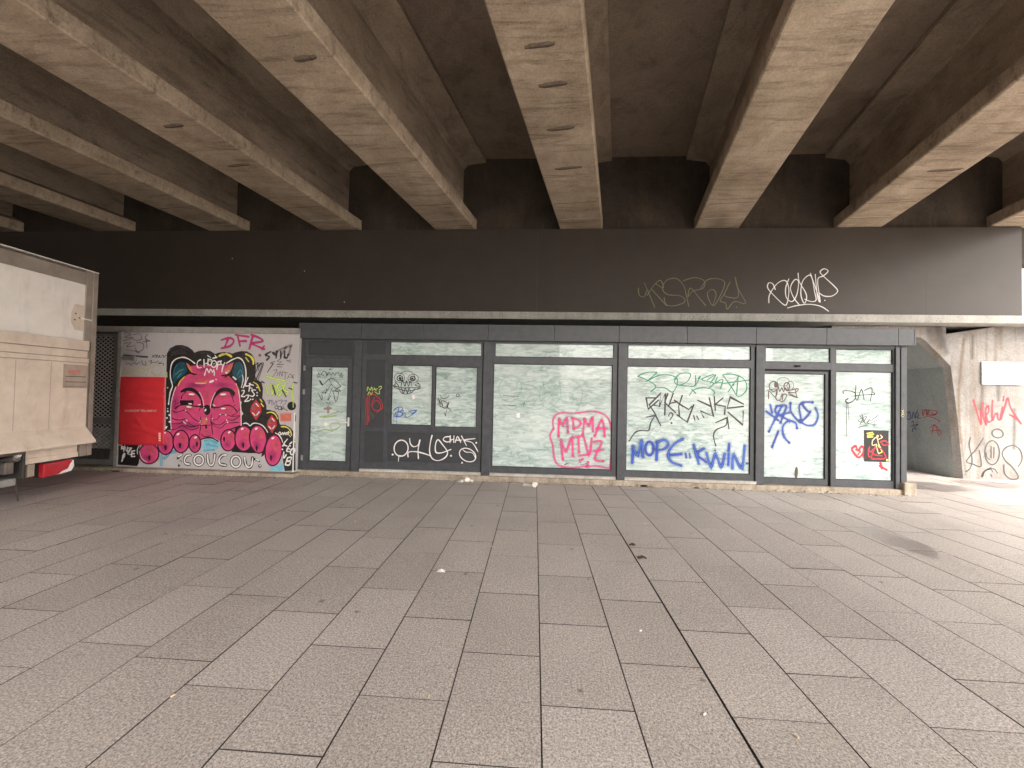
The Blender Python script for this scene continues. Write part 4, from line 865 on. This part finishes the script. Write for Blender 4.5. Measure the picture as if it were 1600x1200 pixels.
# paws
MAR = paint('mural_outline', (.045, .006, .022), .5)
def toe(cx, cy, rx, ry, rot, nail, hl):
    p.el(MAR, cx, cy, rx + 17, ry + 17, rot); p.el(PK, cx, cy, rx - 4, ry - 4, rot)
    p.glow(PKD, cx - rx * .15, cy + ry * .42, rx * .62, ry * .48, rot)
    p.glow(PK2, cx + rx * .18, cy - ry * .36, rx * .66, ry * .52, rot + 15); p.glow(PK2, cx + rx * .45, cy - ry * .2, rx * .42, ry * .55, rot)
    if hl: p.el(Wt, cx + hl[0], cy + hl[1], 26, 15, -30)
    if nail: p.s_(MAR, 2.6, [(nail[0] - 2, nail[1] - 26), (nail[0] + 2, nail[1] + 30)]); p.el(MAR, nail[0], nail[1] - 8, 18, 34, 4)
p.grid(180, 640, 10)
toe(530, 690, 150, 150, 0, (538, 752), None)
toe(790, 515, 120, 180, 0, (792, 595), None)
toe(1032, 498, 118, 168, 0, (1016, 560), (-45, -115))
toe(1250, 530, 84, 132, 0, (1280, 540), (10, -95))
p.s_(Wt, 1.4, [(380, 560), (352, 620), (352, 690)]); p.s_(WS, 1.2, [(385, 650), (420, 760), (500, 820)])
p.grid(320, 630, 10)
p.fill(K, [(480, 380), (560, 350), (700, 360), (760, 330), (860, 345), (950, 420), (1000, 520), (980, 700), (900, 780), (700, 780), (560, 770), (420, 760)])
toe(372, 578, 112, 160, 4, (305, 565), (15, -125))
toe(612, 552, 132, 192, 0, (602, 655), (-22, -152))
toe(838, 562, 128, 212, -6, (815, 705), (-28, -165))
p.fill(MAR, [(970, 560), (1010, 520), (1010, 700), (920, 820), (880, 840)])
toe(1078, 735, 126, 236, 5, (1038, 855), (-10, -190))
p.s_(Wt, 1.7, [(605, 322), (640, 310), (680, 325), (712, 352), (760, 315), (830, 315), (900, 345), (950, 395), (985, 452)], [(1108, 465), (1160, 495), (1200, 550), (1220, 608)])
# scales, arcs
for dx, dy, s_ in ((800, 105, 1.0), (1050, 325, .88)):
    p.fill(REDP, [(dx, dy - 165 * s_), (dx + 80 * s_, dy - 70 * s_), (dx + 92 * s_, dy + 30 * s_), (dx + 5 * s_, dy + 165 * s_), (dx - 85 * s_, dy + 30 * s_), (dx - 70 * s_, dy - 60 * s_)])
    p.s_(TEAL2, 3.6 * s_, [(dx, dy - 110 * s_), (dx - 45 * s_, dy - 20 * s_), (dx + 35 * s_, dy + 5 * s_), (dx - 5 * s_, dy + 105 * s_)]); p.s_(WS, 2.4 * s_, [(dx + 5, dy - 100 * s_), (dx + 45 * s_, dy - 55 * s_)], [(dx - 50 * s_, dy + 45 * s_), (dx - 10, dy + 85 * s_)], [(dx + 15, dy + 80 * s_), (dx + 55 * s_, dy + 30 * s_)])
    p.s_(REDP, 1.6 * s_, [(dx - 75 * s_, dy + 5 * s_), (dx, dy - 25 * s_), (dx + 5 * s_, dy + 45 * s_)])
p.s_(YEL, 2.0, [(978, 152), (1040, 140), (1100, 170), (1142, 242)], [(1200, 366), (1275, 372), (1335, 420), (1360, 500)], [(885, 5), (920, 50)], [(1390, 598), (1425, 602)])
p.grid(250, 530, 10)
p.s_(YEL, 3.4, [(935, 262), (1000, 235), (1070, 242), (1120, 272)], [(1350, 235), (1425, 275), (1462, 335), (1462, 385)]); p.s_(YELP, 3.5, [(1345, 290), (1390, 350)], [(960, 260), (1050, 220)]); p.s_(YEL, 1.8, [(1465, 672), (1525, 712), (1568, 808)], [(1570, 940), (1600, 980)]); p.s_(YELP, 3.5, [(108, 520), (115, 590)]); p.dot(YEL, 125, 758, 1.2)
# lettering on the mural
p.s_(Wt, 2.0, [(640, 322), (600, 345), (584, 400), (605, 445), (655, 442)], [(692, 320), (695, 437)], [(757, 308), (748, 402)], [(695, 388), (752, 372)], [(912, 352), (893, 470)], [(912, 352), (965, 342)], [(902, 402), (945, 395)], [(950, 350), (962, 395), (985, 402)], [(1016, 365), (985, 440), (972, 512)])
p.ring(Wt, 1.8, 787, 360, 32, 46, 10); p.ring(Wt, 1.8, 848, 388, 40, 52, 8); p.s_(Wt, 2.4, [(835, 298), (895, 282)]); p.dot(Wt, 790, 345, .9); p.dot(Wt, 850, 385, 1.0)
p.s_(Wt, 1.9, [(703, 563), (722, 490), (738, 462), (758, 500), (772, 520), (795, 470), (818, 500), (828, 515), (845, 478), (855, 520), (852, 565)])
p.s_(Wt, 1.9, [(1380, 598), (1338, 722), (1398, 727)], [(1412, 690), (1395, 812)], [(1400, 697), (1465, 722)], [(1405, 760), (1445, 768)], [(1500, 795), (1440, 795), (1462, 835), (1480, 865), (1450, 893), (1408, 880)], [(1285, 805), (1320, 800), (1310, 845), (1275, 890), (1330, 896)], [(1345, 880), (1388, 875), (1375, 920), (1330, 970), (1402, 960)])
for x, y in ((1520, 755), (1522, 835), (1522, 880), (1420, 940), (1455, 940)): p.dot(Wt, x, y, 1.2)
p.s_(Wt, 1.2, [(1275, 975), (1265, 1030)], [(1280, 1130), (1300, 1165)], [(1285, 1180), (1300, 1165)]); p.dot(Wt, 130, 1130, 1.2); p.dot(Wt, 128, 1085, .8)
p.grid(180, 640, 10)
for x, y in ((828, 25), (815, 130), (852, 85), (855, 190), (800, 280), (788, 360)): p.dot(Wt, x, y, 1.4)
p.s_(Wt, 2.2, [(800, 285), (815, 265)]); p.s_(Wt, 2.2, [(105, 615), (110, 570), (135, 580), (120, 600), (150, 625)], [(140, 650), (160, 565), (180, 640)], [(200, 585), (198, 655)], [(215, 600), (258, 592), (200, 692), (250, 700)], [(312, 640), (268, 650), (265, 735), (312, 728)], [(268, 690), (305, 685)], smooth=False)
p.s_(Wt, 2.4, [(145, 700), (112, 805)]); p.el(Wt, 140, 720, 22, 50, 20); p.s_(Wt, 2, [(30, 140), (35, 215)], [(20, 720), (15, 800)], [(40, 545), (110, 552)])
cou = [[(1185, 708), (1125, 720), (1088, 785), (1105, 838), (1165, 852)], [(1452, 700), (1454, 790), (1472, 850), (1503, 870), (1535, 850), (1554, 790), (1562, 700)]]
for l in cou: p.s_(K, 5.2, l)
p.ring(K, 5.0, 1312, 790, 72, 78)
p.s_(K, 3.6, [(985, 760), (1058, 695)], [(1032, 805), (1000, 880)])
for l in cou: p.s_(Wt, 2.4, l)
p.ring(Wt, 2.4, 1312, 790, 72, 78); p.s_(Wt, 2.0, [(1000, 735), (1052, 700)], [(1025, 815), (1015, 850)])
p.grid(320, 630, 10)
cou = [[(342, 808), (280, 815), (230, 880), (250, 950), (335, 968)], [(628, 845), (638, 930), (662, 985), (700, 1000), (733, 975), (748, 920), (752, 855)]]
for l in cou: p.s_(K, 5.2, l)
p.ring(K, 5.0, 492, 912, 72, 84)
p.s_(K, 3.6, [(790, 870), (855, 905)]); p.dot(K, 865, 980, 2.6)
for l in cou: p.s_(Wt, 2.4, l)
p.ring(Wt, 2.4, 492, 912, 72, 84); p.s_(Wt, 1.8, [(800, 870), (845, 895)]); p.dot(Wt, 868, 975, 1.2)
p.s_(Wt, 2.2, [(1295, 560), (1240, 640), (1290, 668)], [(1340, 665), (1318, 672), (1285, 742), (1325, 755)], [(1305, 705), (1335, 718)], [(1330, 640), (1362, 610)], [(1240, 765), (1238, 855), (1280, 800)], [(1300, 850), (1262, 960)], [(1300, 850), (1355, 845), (1345, 890), (1295, 905), (1345, 915), (1320, 965), (1262, 960)])
p.ring(Wt, 2.2, 1378, 752, 30, 52, 25); p.dot(Wt, 1225, 665, 1.3); p.dot(Wt, 1218, 720, 1.3)
p.s_(Wt, 1.3, [(1150, 480), (1180, 450), (1190, 490), (1150, 485)], [(1200, 490), (1220, 455), (1230, 490), (1250, 450)], [(1260, 490), (1290, 460), (1250, 470), (1280, 492)], [(1300, 490), (1310, 440), (1325, 460), (1305, 475), (1345, 522)])
mu.build('mural', mw)
tg = MB(); p = Pen(tg, FWL, 170, 500, 4.8, .0015)
p.s_(MAG, 4.2, [(895, 140), (885, 170), (868, 205)], [(845, 150), (905, 135), (938, 155), (910, 195), (845, 212)], [(965, 112), (985, 195)], [(950, 112), (1048, 126)], [(978, 160), (1030, 158)], [(1078, 130), (1055, 215)], [(1070, 112), (1130, 135), (1155, 160), (1075, 175), (1110, 195), (1165, 218)], [(1165, 195), (1150, 220)]); p.dot(MAG, 1133, 265, 2.6)
p.s_(KS, 4.0, [(1215, 238), (1175, 262), (1205, 275), (1185, 300)], [(1230, 245), (1250, 262)], [(1262, 235), (1255, 285)], [(1290, 235), (1290, 285)], [(1320, 235), (1318, 280)], [(1345, 260), (1335, 285), (1318, 280)]); p.s_(soft_paint('thin_black_haze', (.05, .05, .05), fuzz=1.6), 6, [(1240, 250), (1300, 215), (1370, 190)], [(1350, 260), (1365, 200)], [(1290, 270), (1330, 205)])
p.s_(K, 1.2, [(1245, 310), (1210, 325), (1235, 325), (1190, 392)], [(1290, 290), (1262, 308), (1298, 312), (1262, 332), (1310, 332)], [(1262, 350), (1298, 352)], [(1370, 300), (1335, 305), (1368, 318)], smooth=False)
p.s_(KM, .8, [(1235, 380), (1262, 372), (1245, 405), (1230, 425)], [(1258, 420), (1272, 400), (1262, 392)], [(1280, 420), (1285, 385), (1300, 420), (1302, 385)], [(1305, 390), (1345, 398)], [(1325, 395), (1322, 445)], [(1340, 440), (1362, 405), (1385, 440), (1380, 415), (1390, 412)], [(1345, 428), (1385, 430)])
p.s_(LIME, 4.2, [(1180, 420), (1240, 440), (1320, 455)], [(1175, 480), (1195, 560)], [(1215, 480), (1225, 560), (1245, 490), (1270, 565)], [(1290, 470), (1262, 500), (1295, 540), (1275, 570)], [(1330, 475), (1305, 510), (1345, 545), (1315, 565)], [(1385, 470), (1375, 540), (1382, 640)])
p.s_(KS, 3.0, [(1145, 460), (1165, 470)], [(1230, 490), (1250, 560)], [(1300, 520), (1330, 575)], [(1390, 468), (1412, 472)], [(1350, 510), (1375, 520)]); p.s_(LIME, 3.0, [(1250, 450), (1310, 500), (1260, 540)], [(1330, 470), (1310, 520), (1350, 540)]); p.s_(LIME, 2.2, [(1383, 560), (1384, 650)])
p.s_(PUR, .9, [(1190, 610), (1205, 600), (1200, 630), (1220, 600), (1225, 640)], [(1230, 600), (1240, 635), (1255, 605), (1262, 640)], [(1265, 610), (1300, 600), (1290, 630)], [(1300, 610), (1335, 605), (1310, 640)])
p.ring(K, 1.1, 1258, 655, 12, 12); p.ring(K, 1.1, 1282, 660, 12, 14); p.s_(K, 1.1, [(1300, 645), (1298, 675), (1315, 650)], [(1305, 660), (1340, 680)])
p.el(K, 1372, 645, 33, 33); p.s_(LIME, 1.6, [(1383, 600), (1384, 655)])
p.fill(CORAL, [(1285, 705), (1370, 702), (1368, 758), (1288, 760)]); p.s_(CORAL, 1, [(1282, 698), (1375, 698)], [(1320, 760), (1322, 775)])
p.s_(K, 1.4, [(1402, 712), (1400, 758)])
p.s_(KS, 1.6, [(1120, 380), (1140, 330), (1160, 330), (1120, 450)], [(1110, 460), (1150, 470)])
p.grid(180, 505, 6)
p.s_(GRY, 2.6, [(70, 105), (100, 90), (150, 105), (90, 130), (160, 140), (80, 165)], [(170, 110), (230, 100), (250, 150), (190, 160), (160, 130)], [(90, 190), (150, 180), (110, 220), (190, 210)], [(200, 180), (260, 190), (265, 240), (210, 270), (190, 230)], [(230, 280), (180, 260), (110, 250)], [(310, 100), (285, 140), (330, 170)], [(290, 150), (300, 230)], [(265, 175), (320, 165)])
p.s_(K, 1.0, [(350, 320), (375, 295)], [(350, 300), (375, 322)], [(385, 320), (400, 300), (380, 305), (395, 322)], [(405, 322), (425, 300), (410, 312), (430, 320)], [(435, 322), (450, 298), (455, 322)], [(460, 320), (480, 300)])
p.s_(KM, .9, [(100, 390), (130, 375), (150, 395), (180, 370), (200, 385), (230, 365)], [(250, 350), (260, 385), (290, 392), (285, 360)], [(320, 360), (345, 350), (335, 375), (365, 365), (385, 370), (400, 355), (420, 375), (440, 360)], [(400, 380), (455, 378), (450, 400)], [(235, 320), (305, 322)])
p.s_(YELP, 1.9, [(70, 490), (85, 432), (120, 455), (160, 490)], [(75, 485), (150, 455), (165, 435)], [(125, 410), (135, 440)], [(175, 440), (240, 420), (275, 440), (250, 470), (190, 450), (185, 490), (250, 488)], [(270, 420), (330, 390), (300, 470), (290, 490)], [(275, 440), (310, 430)], [(345, 420), (400, 395), (440, 430), (420, 480), (365, 480), (345, 440), (380, 490), (455, 490)])
tg.build('graffiti', mw)
# red poster, creased
rp = MB(); u0, u1, v0, v1 = 188.2, 259.5, 588.5, 694.8
nx_, nz_ = 26, 34
RP = paint('red_poster_paper', (.68, .034, .045), .5, .10, 5)
creases = [(.08, .16, 1.0, .19), (.02, .21, .7, .25), (.05, .32, .7, .38), (.1, .28, .95, .30), (.38, .60, .58, .78), (.3, .74, .9, .84), (.2, .86, .5, .83)]
rr_ = random.Random(11)
P = []
for j in range(nz_ + 1):
    for i in range(nx_ + 1):
        a_, b_ = i / nx_, j / nz_
        e = .0135 + .0015 * math.sin(9 * a_ + 5 * b_) * math.sin(7 * b_)
        for (ax_, ay_, bx_, by_) in creases:
            L2 = (bx_ - ax_) ** 2 + (by_ - ay_) ** 2; t_ = max(0, min(1, ((a_ - ax_) * (bx_ - ax_) + (b_ - ay_) * (by_ - ay_)) / L2))
            dd = math.hypot(a_ - ax_ - t_ * (bx_ - ax_), (b_ - ay_ - t_ * (by_ - ay_)) * 1.5); e += .026 * max(0, 1 - dd / .045) ** 1.4
        e += rr_.uniform(-.0004, .0004)
        lean = -1.8 * b_
        P.append(FWL.at(u0 + (u1 - u0) * a_ + lean, v0 + (v1 - v0) * b_ + (.8 * a_), e + .0035))
F = [(j * (nx_ + 1) + i, j * (nx_ + 1) + i + 1, (j + 1) * (nx_ + 1) + i + 1, (j + 1) * (nx_ + 1) + i) for j in range(nz_) for i in range(nx_)]
rp.add(P, F, RP)
rpo = rp.build('poster', smooth=True)
sm = rpo.modifiers.new('thick', 'SOLIDIFY'); sm.thickness = .0012
tag(rpo, 'large creased bright red poster pasted over the left part of the mural wall', 'poster')
pt = MB(); PT = paint('pale_print', (.85, .62, .58), .5)
letters(FWL, 'GIVENCHY TELLEMENT', 198.3, 640.1, 248.3, 643.4, PT, .042, pt, .004)
pt.build('print', rpo); pt = MB()
for k, v in enumerate((676, 679.5, 683, 686.5)): pt.box(FWL.at(251, v).x, FWL.at(254, v).x, YW - .040, YW - .038, FWL.at(251, v + 2.4).z, FWL.at(251, v).z, PT)
pto = pt.build('print', rpo)

# ================================================================== MESH GATE
gx0, gx1 = wx(176.5), wx(180)
YGt = YW + .02
ga = thing('mesh_gate', 'dark gate of diamond wire mesh between the parked truck and the mural wall', 'gate', (gx0 - 1.1, YGt, 0))
XG0 = gx0 - 2.3
zg0, zg1, zgm0, zgm1 = wz(722, 165), wz(523, 165), wz(662, 165), wz(652, 165)
gf = MB(); GS = paint('gate_paint', (.16, .165, .155), .5, .2, 6)
gf.box(gx0 - .02, gx1, YGt - .03, YGt + .03, zg0 - .05, zg1 + .02, GS); gf.box(XG0 - .06, XG0, YGt - .03, YGt + .03, zg0 - .05, zg1, GS)
gf.box(XG0, gx0 - .02, YGt - .025, YGt + .025, zg1 - .03, zg1 + .02, GS); gf.box(XG0, gx0 - .02, YGt - .025, YGt + .025, zgm0, zgm1, GS); gf.box(XG0, gx0 - .02, YGt - .025, YGt + .025, zg0 - .05, zg0 + .05, GS)
gf.build('gate_frame', ga)
sh = MB(); sh.box(XG0, gx0 - .02, YGt - .012, YGt + .012, zg0 + .05, zg0 + .26, M['chassis']); sh.build('kick_plate', ga)
wmb = MB(); dw, dh = .106, .077; GW = paint('wire_mesh', (.46, .46, .44), .5, .15, 6)
def wires(z0, z1):
    for k in range(-60, 80):
        for sg in (1, -1):
            # line x = XG0 + k*dw + sg*(z-z0)*dw/dh
            a_ = XG0 + k * dw; pts = []
            sl_ = sg * dw / dh
            za, zb2 = z0, z1; xa, xb = a_, a_ + sl_ * (z1 - z0)
            def clip(za, xa, zb2, xb):
                lo, hi = XG0, gx0 - .02
                if xa == xb: return None
                ts = [(lo - xa) / (xb - xa), (hi - xa) / (xb - xa)]; t0, t1 = max(0, min(ts)), min(1, max(ts))
                if t0 >= t1: return None
                f_ = lambda t: (xa + (xb - xa) * t, za + (zb2 - za) * t)
                return f_(t0), f_(t1)
            q = clip(za, xa, zb2, xb)
            if q: wmb.tube((q[0][0], YGt + sg * .004, q[0][1]), (q[1][0], YGt + sg * .004, q[1][1]), .0075, GW, 4)
wires(zg0 + .26, zgm0); wires(zgm1, zg1 - .03)
wmb.build('wire_mesh', ga)

# ================================================================== TRUCK
# local frame: +x out of the tail, +y to the far rear corner, origin on the ground under the middle of the tail
TA = math.atan(.11); W2 = 1.25
far = on(1, 6.0, 153, 428)
trk = thing('truck', 'dirty cream box truck parked at the left with its tail lift folded up', 'truck', (far.x - (-math.sin(TA)) * W2, 6.0 - math.cos(TA) * W2, 0), TA, local=True)
TM, FM, LC = M['truck_white'], M['truck_frame'], M['lift_cream']
c = MB(); c.box(-6.6, -.02, -W2 + .02, W2 - .02, .95, 3.46, TM); c.build('cargo_box', trk, bevel=.01)
c = MB()
for sy in (1, -1):
    ya, yb = (W2 - .17, W2) if sy > 0 else (-W2, -W2 + .17)
    c.box(-.10, .0, ya, yb, .50, 3.50, FM); c.box(.0, .018, (W2 - .075 if sy > 0 else -W2), (W2 if sy > 0 else -W2 + .075), .50, 3.50, FM)
c.box(-.10, .0, -W2 + .17, W2 - .17, 3.27, 3.47, FM); c.box(-.12, -.03, -W2 + .17, W2 - .21, 3.19, 3.268, FM); c.box(-.14, .03, -W2, W2, 3.501, 3.516, M['white_metal'])
c.build('rear_frame', trk, bevel=.006)
c = MB(); c.box(-.09, -.045, -W2 + .17, W2 - .171, 1.0, 3.185, TM); rdoor = c.build('rear_door', trk)
c = MB(); pr_ = [(W2 - .31, 2.93), (W2 - .165, 2.93), (W2 - .165, 2.52), (W2 - .30, 2.52), (W2 - .36, 2.63), (W2 - .36, 2.80)]
c.prism(pr_, -.044, -.018, LC, 'x'); c.tube((-.015, W2 - .22, 2.72), (-.005, W2 - .06, 2.71), .014, M['white_metal'])
for yy, zz in ((-.30, 2.78), (-.31, 2.68), (-.24, 2.72)): c.tube((-.02, W2 + yy, zz), (-.014, W2 + yy, zz), .012, M['chassis'], 8)
c.build('latch_plate', trk)
# folded lift platform, ribbed along its top edge
PL = W2 - .145
c = MB()
c.box(.0, .05, -PL, PL, .98, 2.0, LC); lift = c.build('lift_platform', trk, bevel=.004)
c = MB()
for (za, zb2, xo) in ((2.205, 2.36, .055), (2.085, 2.195, .035), (2.005, 2.075, .062)): c.box(.0, xo, -PL, PL, za, zb2, LC)
c.box(.0, .02, -PL, PL, 2.0, 2.36, FM); c.build('edge_profile', lift, bevel=.004)
c = MB(); c.box(.051, .056, PL - .36, PL - .005, 1.60, 1.965, M['sticker_grey'])
c.box(.0565, .058, PL - .30, PL - .12, 1.83, 1.88, M['faded_red']); c.box(.0565, .058, PL - .34, PL - .03, 1.775, 1.785, M['chassis']); c.box(.0565, .058, PL - .34, PL - .03, 1.69, 1.70, M['chassis']); c.box(.0565, .058, PL - .34, PL - .06, 1.62, 1.625, M['chassis'])
c.build('warning_plate', lift)
for yy in (-.55, .15, .58):
    c = MB(); c.box(.0503, .0512, yy - .003, yy + .003, 1.0, 1.99, M['sticker_grey']); c.build('seam', lift)
c = MB(); c.tube((.12, -.28, .86), (.17, -.10, .83), .02, M['chassis'], 10); c.build('grab_handle', lift)
c = MB(); v = [(0, .98), (.055, .98), (.20, .76), (.20, .725), (0, .80)]
P = [(a_, -PL, b_) for a_, b_ in v] + [(a_, PL + (.02 if a_ > .1 else 0), b_) for a_, b_ in v]; n_ = 5
c.add(P, [(i, (i + 1) % n_, (i + 1) % n_ + n_, i + n_) for i in range(n_)] + [tuple(range(n_)), tuple(range(n_, 2 * n_))[::-1]], LC); c.build('lift_lip', lift)
c = MB(); c.prism([(W2 - .19, .50), (W2 - .19, .74), (.40, .74), (.33, .68), (.33, .50)], -.08, -.02, LC, 'x'); c.prism([(W2 - .19, .505), (W2 - .19, .58), (.34, .58), (.34, .505)], -.019, .0, LC, 'x'); c.build('rear_sill', trk, bevel=.004)
# tail lamps
for sy in (1, -1):
    y0_, y1_ = W2 - .69, W2 - .30
    c = MB(); ys = (y0_, y0_ + .32, y1_ - .05, y1_)
    def Y(y): return sy * y
    c.prism([(Y(y0_), .275), (Y(y1_ - .10), .30), (Y(y1_), .35), (Y(y1_), .485), (Y(y0_), .475)], -.05, .03, M['lamp_red'], 'x'); lp_ = c.build('tail_lamp', trk, bevel=.01)
    c = MB(); c.prism([(Y(y1_ - .20), .285), (Y(y1_ - .02), .305), (Y(y1_ + .02), .37), (Y(y1_ + .01), .47), (Y(y1_ - .03), .42), (Y(y1_ - .06), .35), (Y(y1_ - .14), .325)], -.02, .036, M['lamp_white'], 'x'); c.build('reflector', lp_)
    c = MB(); c.box(-.14, -.051, min(Y(y0_ + .02), Y(y1_)), max(Y(y0_ + .02), Y(y1_)), .27, .53, M['chassis']); c.build('bracket', lp_)
# lift gear, bumper, chassis
c = MB(); CM = M['chassis_metal']
for sy in (1, -1):
    c.box(-.7, .04, sy * .14 - .05, sy * .14 + .05, .42, .58, CM); c.tube((-.8, sy * .24, .36), (.02, sy * .24, .62), .05, CM, 12); c.tube((-.3, sy * .24, .50), (.05, sy * .24, .66), .028, M['white_metal'], 10)
    c.box(-.5, .05, sy * .30 - .015, sy * .30 + .015, .32, .72, M['chassis']); c.tube((.03, sy * .02, .70), (.03, sy * .29, .70), .04, CM, 12)
    c.box(-.02, .01, sy * .42 - .045, sy * .42 + .045, .32, .50, M['sticker_grey'])
c.tube((-.35, -.7, .48), (-.35, .7, .48), .06, CM, 12); c.build('lift_arms', trk, bevel=.006)
c = MB(); c.box(-.12, .0, -1.1, .26, .24, .34, M['frame_grey']); c.build('bumper', trk, bevel=.012)
c = MB(); c.tube((-.03, .27, .33), (.0, .29, .01), .008, M['chassis'], 6); c.build('cable', trk)
c = MB()
for sy in (1, -1): c.box(-8.6, -.1, sy * .45 - .04, sy * .45 + .04, .62, .86, M['chassis'])
for x in (-.9, -3.0, -5.2, -7.6): c.box(x - .05, x + .05, -.42, .42, .66, .80, M['chassis'])
c.box(-6.5, -.1, -1.2, 1.2, .87, .945, M['chassis']); c.build('chassis', trk)
for x, ws in ((-2.0, (.36,)), (-7.6, (.30,))):
    for sy in (1, -1):
        c = MB(); c.tube((x, sy * 1.18, .48), (x, sy * .80, .48), .48, M['tyre'], 28); wh = c.build('wheel', trk, bevel=.03)
        c = MB(); c.tube((x, sy * 1.185, .48), (x, sy * 1.10, .48), .27, CM, 20); c.build('rim', wh)
c = MB(); c.prism([(-8.9, .55), (-6.75, .55), (-6.75, 2.6), (-7.0, 2.75), (-8.5, 2.7), (-8.95, 1.6)], -1.12, 1.12, TM, 'y'); cab = c.build('cab', trk, bevel=.05)
c = MB(); c.add([(-8.975, -1.0, 1.6), (-8.975, 1.0, 1.6), (-8.56, .95, 2.62), (-8.56, -.95, 2.62)], [(0, 1, 2, 3)], paint('dark_glass', (.01, .012, .015), .05)); c.build('windscreen', cab)

# ================================================================== LITTER
def scrap(name, u, v, size, mat, label, cat, seed, hgt=.5, group=None):
    q = on(2, 0, u, v); r_ = random.Random(seed); mb = MB(); n = 7
    P = []
    for j in range(n):
        for i in range(n):
            a_, b_ = i / (n - 1) - .5, j / (n - 1) - .5
            P.append((q.x + size * (a_ + r_.uniform(-.06, .06)), q.y + size * .7 * (b_ + r_.uniform(-.06, .06)), .004 + size * hgt * max(0, r_.uniform(-.1, .55)) * (1 - abs(a_) * 1.6)))
    mb.add(P, [(j * n + i, j * n + i + 1, (j + 1) * n + i + 1, (j + 1) * n + i) for j in range(n - 1) for i in range(n - 1)], mat)
    o = mb.build(name); s = o.modifiers.new('thick', 'SOLIDIFY'); s.thickness = .002
    tag(o, label, cat, group); return o
PAP = paint('white_tissue', (.80, .76, .70), .8, .08, 20); LEAF = paint('dead_leaf', (.075, .055, .04), .9, .3, 30)
scrap('paper_scrap', 728, 752.5, .28, PAP, 'crumpled white paper lying at the foot of the shop under the hatch window', 'paper', 1)
scrap('paper_scrap', 689.5, 893.5, .07, PAP, 'tiny crumpled white scrap alone on the open paving', 'paper', 2)
scrap('dead_leaf', 1003, 872, .085, LEAF, 'dark clump of dead leaf in a paving joint, the nearer of two', 'leaf', 3, group='dead leaves in the joints')
scrap('dead_leaf', 988, 852, .07, LEAF, 'small dark dead leaf in a paving joint, the farther of two', 'leaf', 4, group='dead leaves in the joints')
q = on(2, 0, 836, 761); mb = MB(); mb.tube((q.x - .01, q.y - .02, .045), (q.x + .02, q.y + .10, .035), .042, PAP, 14, .030)
mb.tube((q.x - .011, q.y - .024, .0455), (q.x - .01, q.y - .019, .045), .046, PAP, 14); mb.add([(q.x - .22, q.y + .02, .01), (q.x - .06, q.y + .0, .006), (q.x - .05, q.y + .12, .012), (q.x - .20, q.y + .14, .03)], [(0, 1, 2, 3)], PAP)
tag(mb.build('paper_cup'), 'squashed white paper cup lying in front of the shop plinth', 'cup')
rx = random.Random(21)
BUT = paint('cigarette_paper', (.62, .50, .36), .8, .3, 60)
for u, v in ((1007, 819), (1056, 892), (1061, 775), (1101, 1118), (1245, 1153), (1001, 987), (770, 855), (555, 815), (670, 1090), (270, 1089), (1412, 750), (1446, 760), (1540, 752)):
    q = on(2, 0, u, v); r0 = rx.uniform(0, 3.1); ln = rx.uniform(.009, .016); dv = Vector((math.cos(r0), math.sin(r0), 0)) * ln
    mb = MB(); mb.tube(Vector((q.x, q.y, .0075)) - dv, Vector((q.x, q.y, .0075)) + dv, .0045, PAP if rx.random() < .5 else BUT, 7)
    tag(mb.build('cigarette_butt'), 'tiny pale cigarette butt lying on the granite paving', 'cigarette butt', 'cigarette butts scattered over the paving')
gr = MB(); GRT = paint('street_grit', (.10, .08, .06), .95, .5, 40)
for k in range(420):
    x = rx.uniform(XA - 1.5, XS1); yb_ = (YW - .17) if x < XS0 else (YF - .07); y = yb_ - abs(rx.gauss(0, .05)) - .01; r0 = rx.uniform(.004, .018)
    a0 = rx.uniform(0, 6.3)
    gr.add([(x + r0 * math.cos(a0 + j * 1.57) * rx.uniform(.7, 1.6), y + r0 * math.sin(a0 + j * 1.57), .003) for j in range(4)] + [(x, y, .003 + r0 * .5)], [(0, 1, 4), (1, 2, 4), (2, 3, 4), (3, 0, 4)], GRT if rx.random() < .8 else PAP)
go = gr.build('grit'); go['kind'] = 'stuff'
# across the plaza behind the viewer: what the panes reflect
for (x0, x1, y0, y1, h_, c_, lab) in ((-14, 3, -46, -34, 11, (.36, .31, .26), 'brown brick block with rows of windows across the plaza behind the viewer'), (6, 15, -48, -38, 3.6, (.62, .60, .56), 'low pale block with rows of windows across the plaza behind the viewer'), (38, 55, -50, -34, 15, (.42, .40, .38), 'tall grey block with rows of windows across the plaza behind the viewer')):
    bt = thing('apartment_block', lab, 'building', ((x0 + x1) / 2, y1, 0)); c = MB(); c.box(x0, x1, y0, y1, -.02, h_, concrete('block_wall', tuple(k * .85 for k in c_), c_, sc=.4)); c.build('wall', bt)
    GL = M.setdefault('far_glass', paint('far_glass', (.03, .035, .04), .1))
    for i in range(int((x1 - x0) / 2.2)):
        for j in range(int(h_ / 3)):
            c = MB(); c.box(x0 + .7 + i * 2.2, x0 + 1.9 + i * 2.2, y1 + .002, y1 + .03, .9 + j * 3, 2.4 + j * 3, GL); c.build('window', bt)
for x, y in ((5.5, -9.0), (12, -14)):
    lt = thing('street_lamp', 'slim grey street lamp on the %s side of the open plaza behind the viewer' % ('near' if y > -10 else 'far'), 'street lamp', (x, y, 0)); c = MB(); c.tube((x, y, 0), (x, y, 6.2), .07, M['steel'], 12, .045); c.build('pole', lt)
    c = MB(); c.tube((x, y, 6.2), (x, y + .8, 6.35), .035, M['steel'], 8); c.box(x - .12, x + .12, y + .5, y + 1.1, 6.33, 6.43, M['steel']); c.build('lamp_head', lt, bevel=.02)
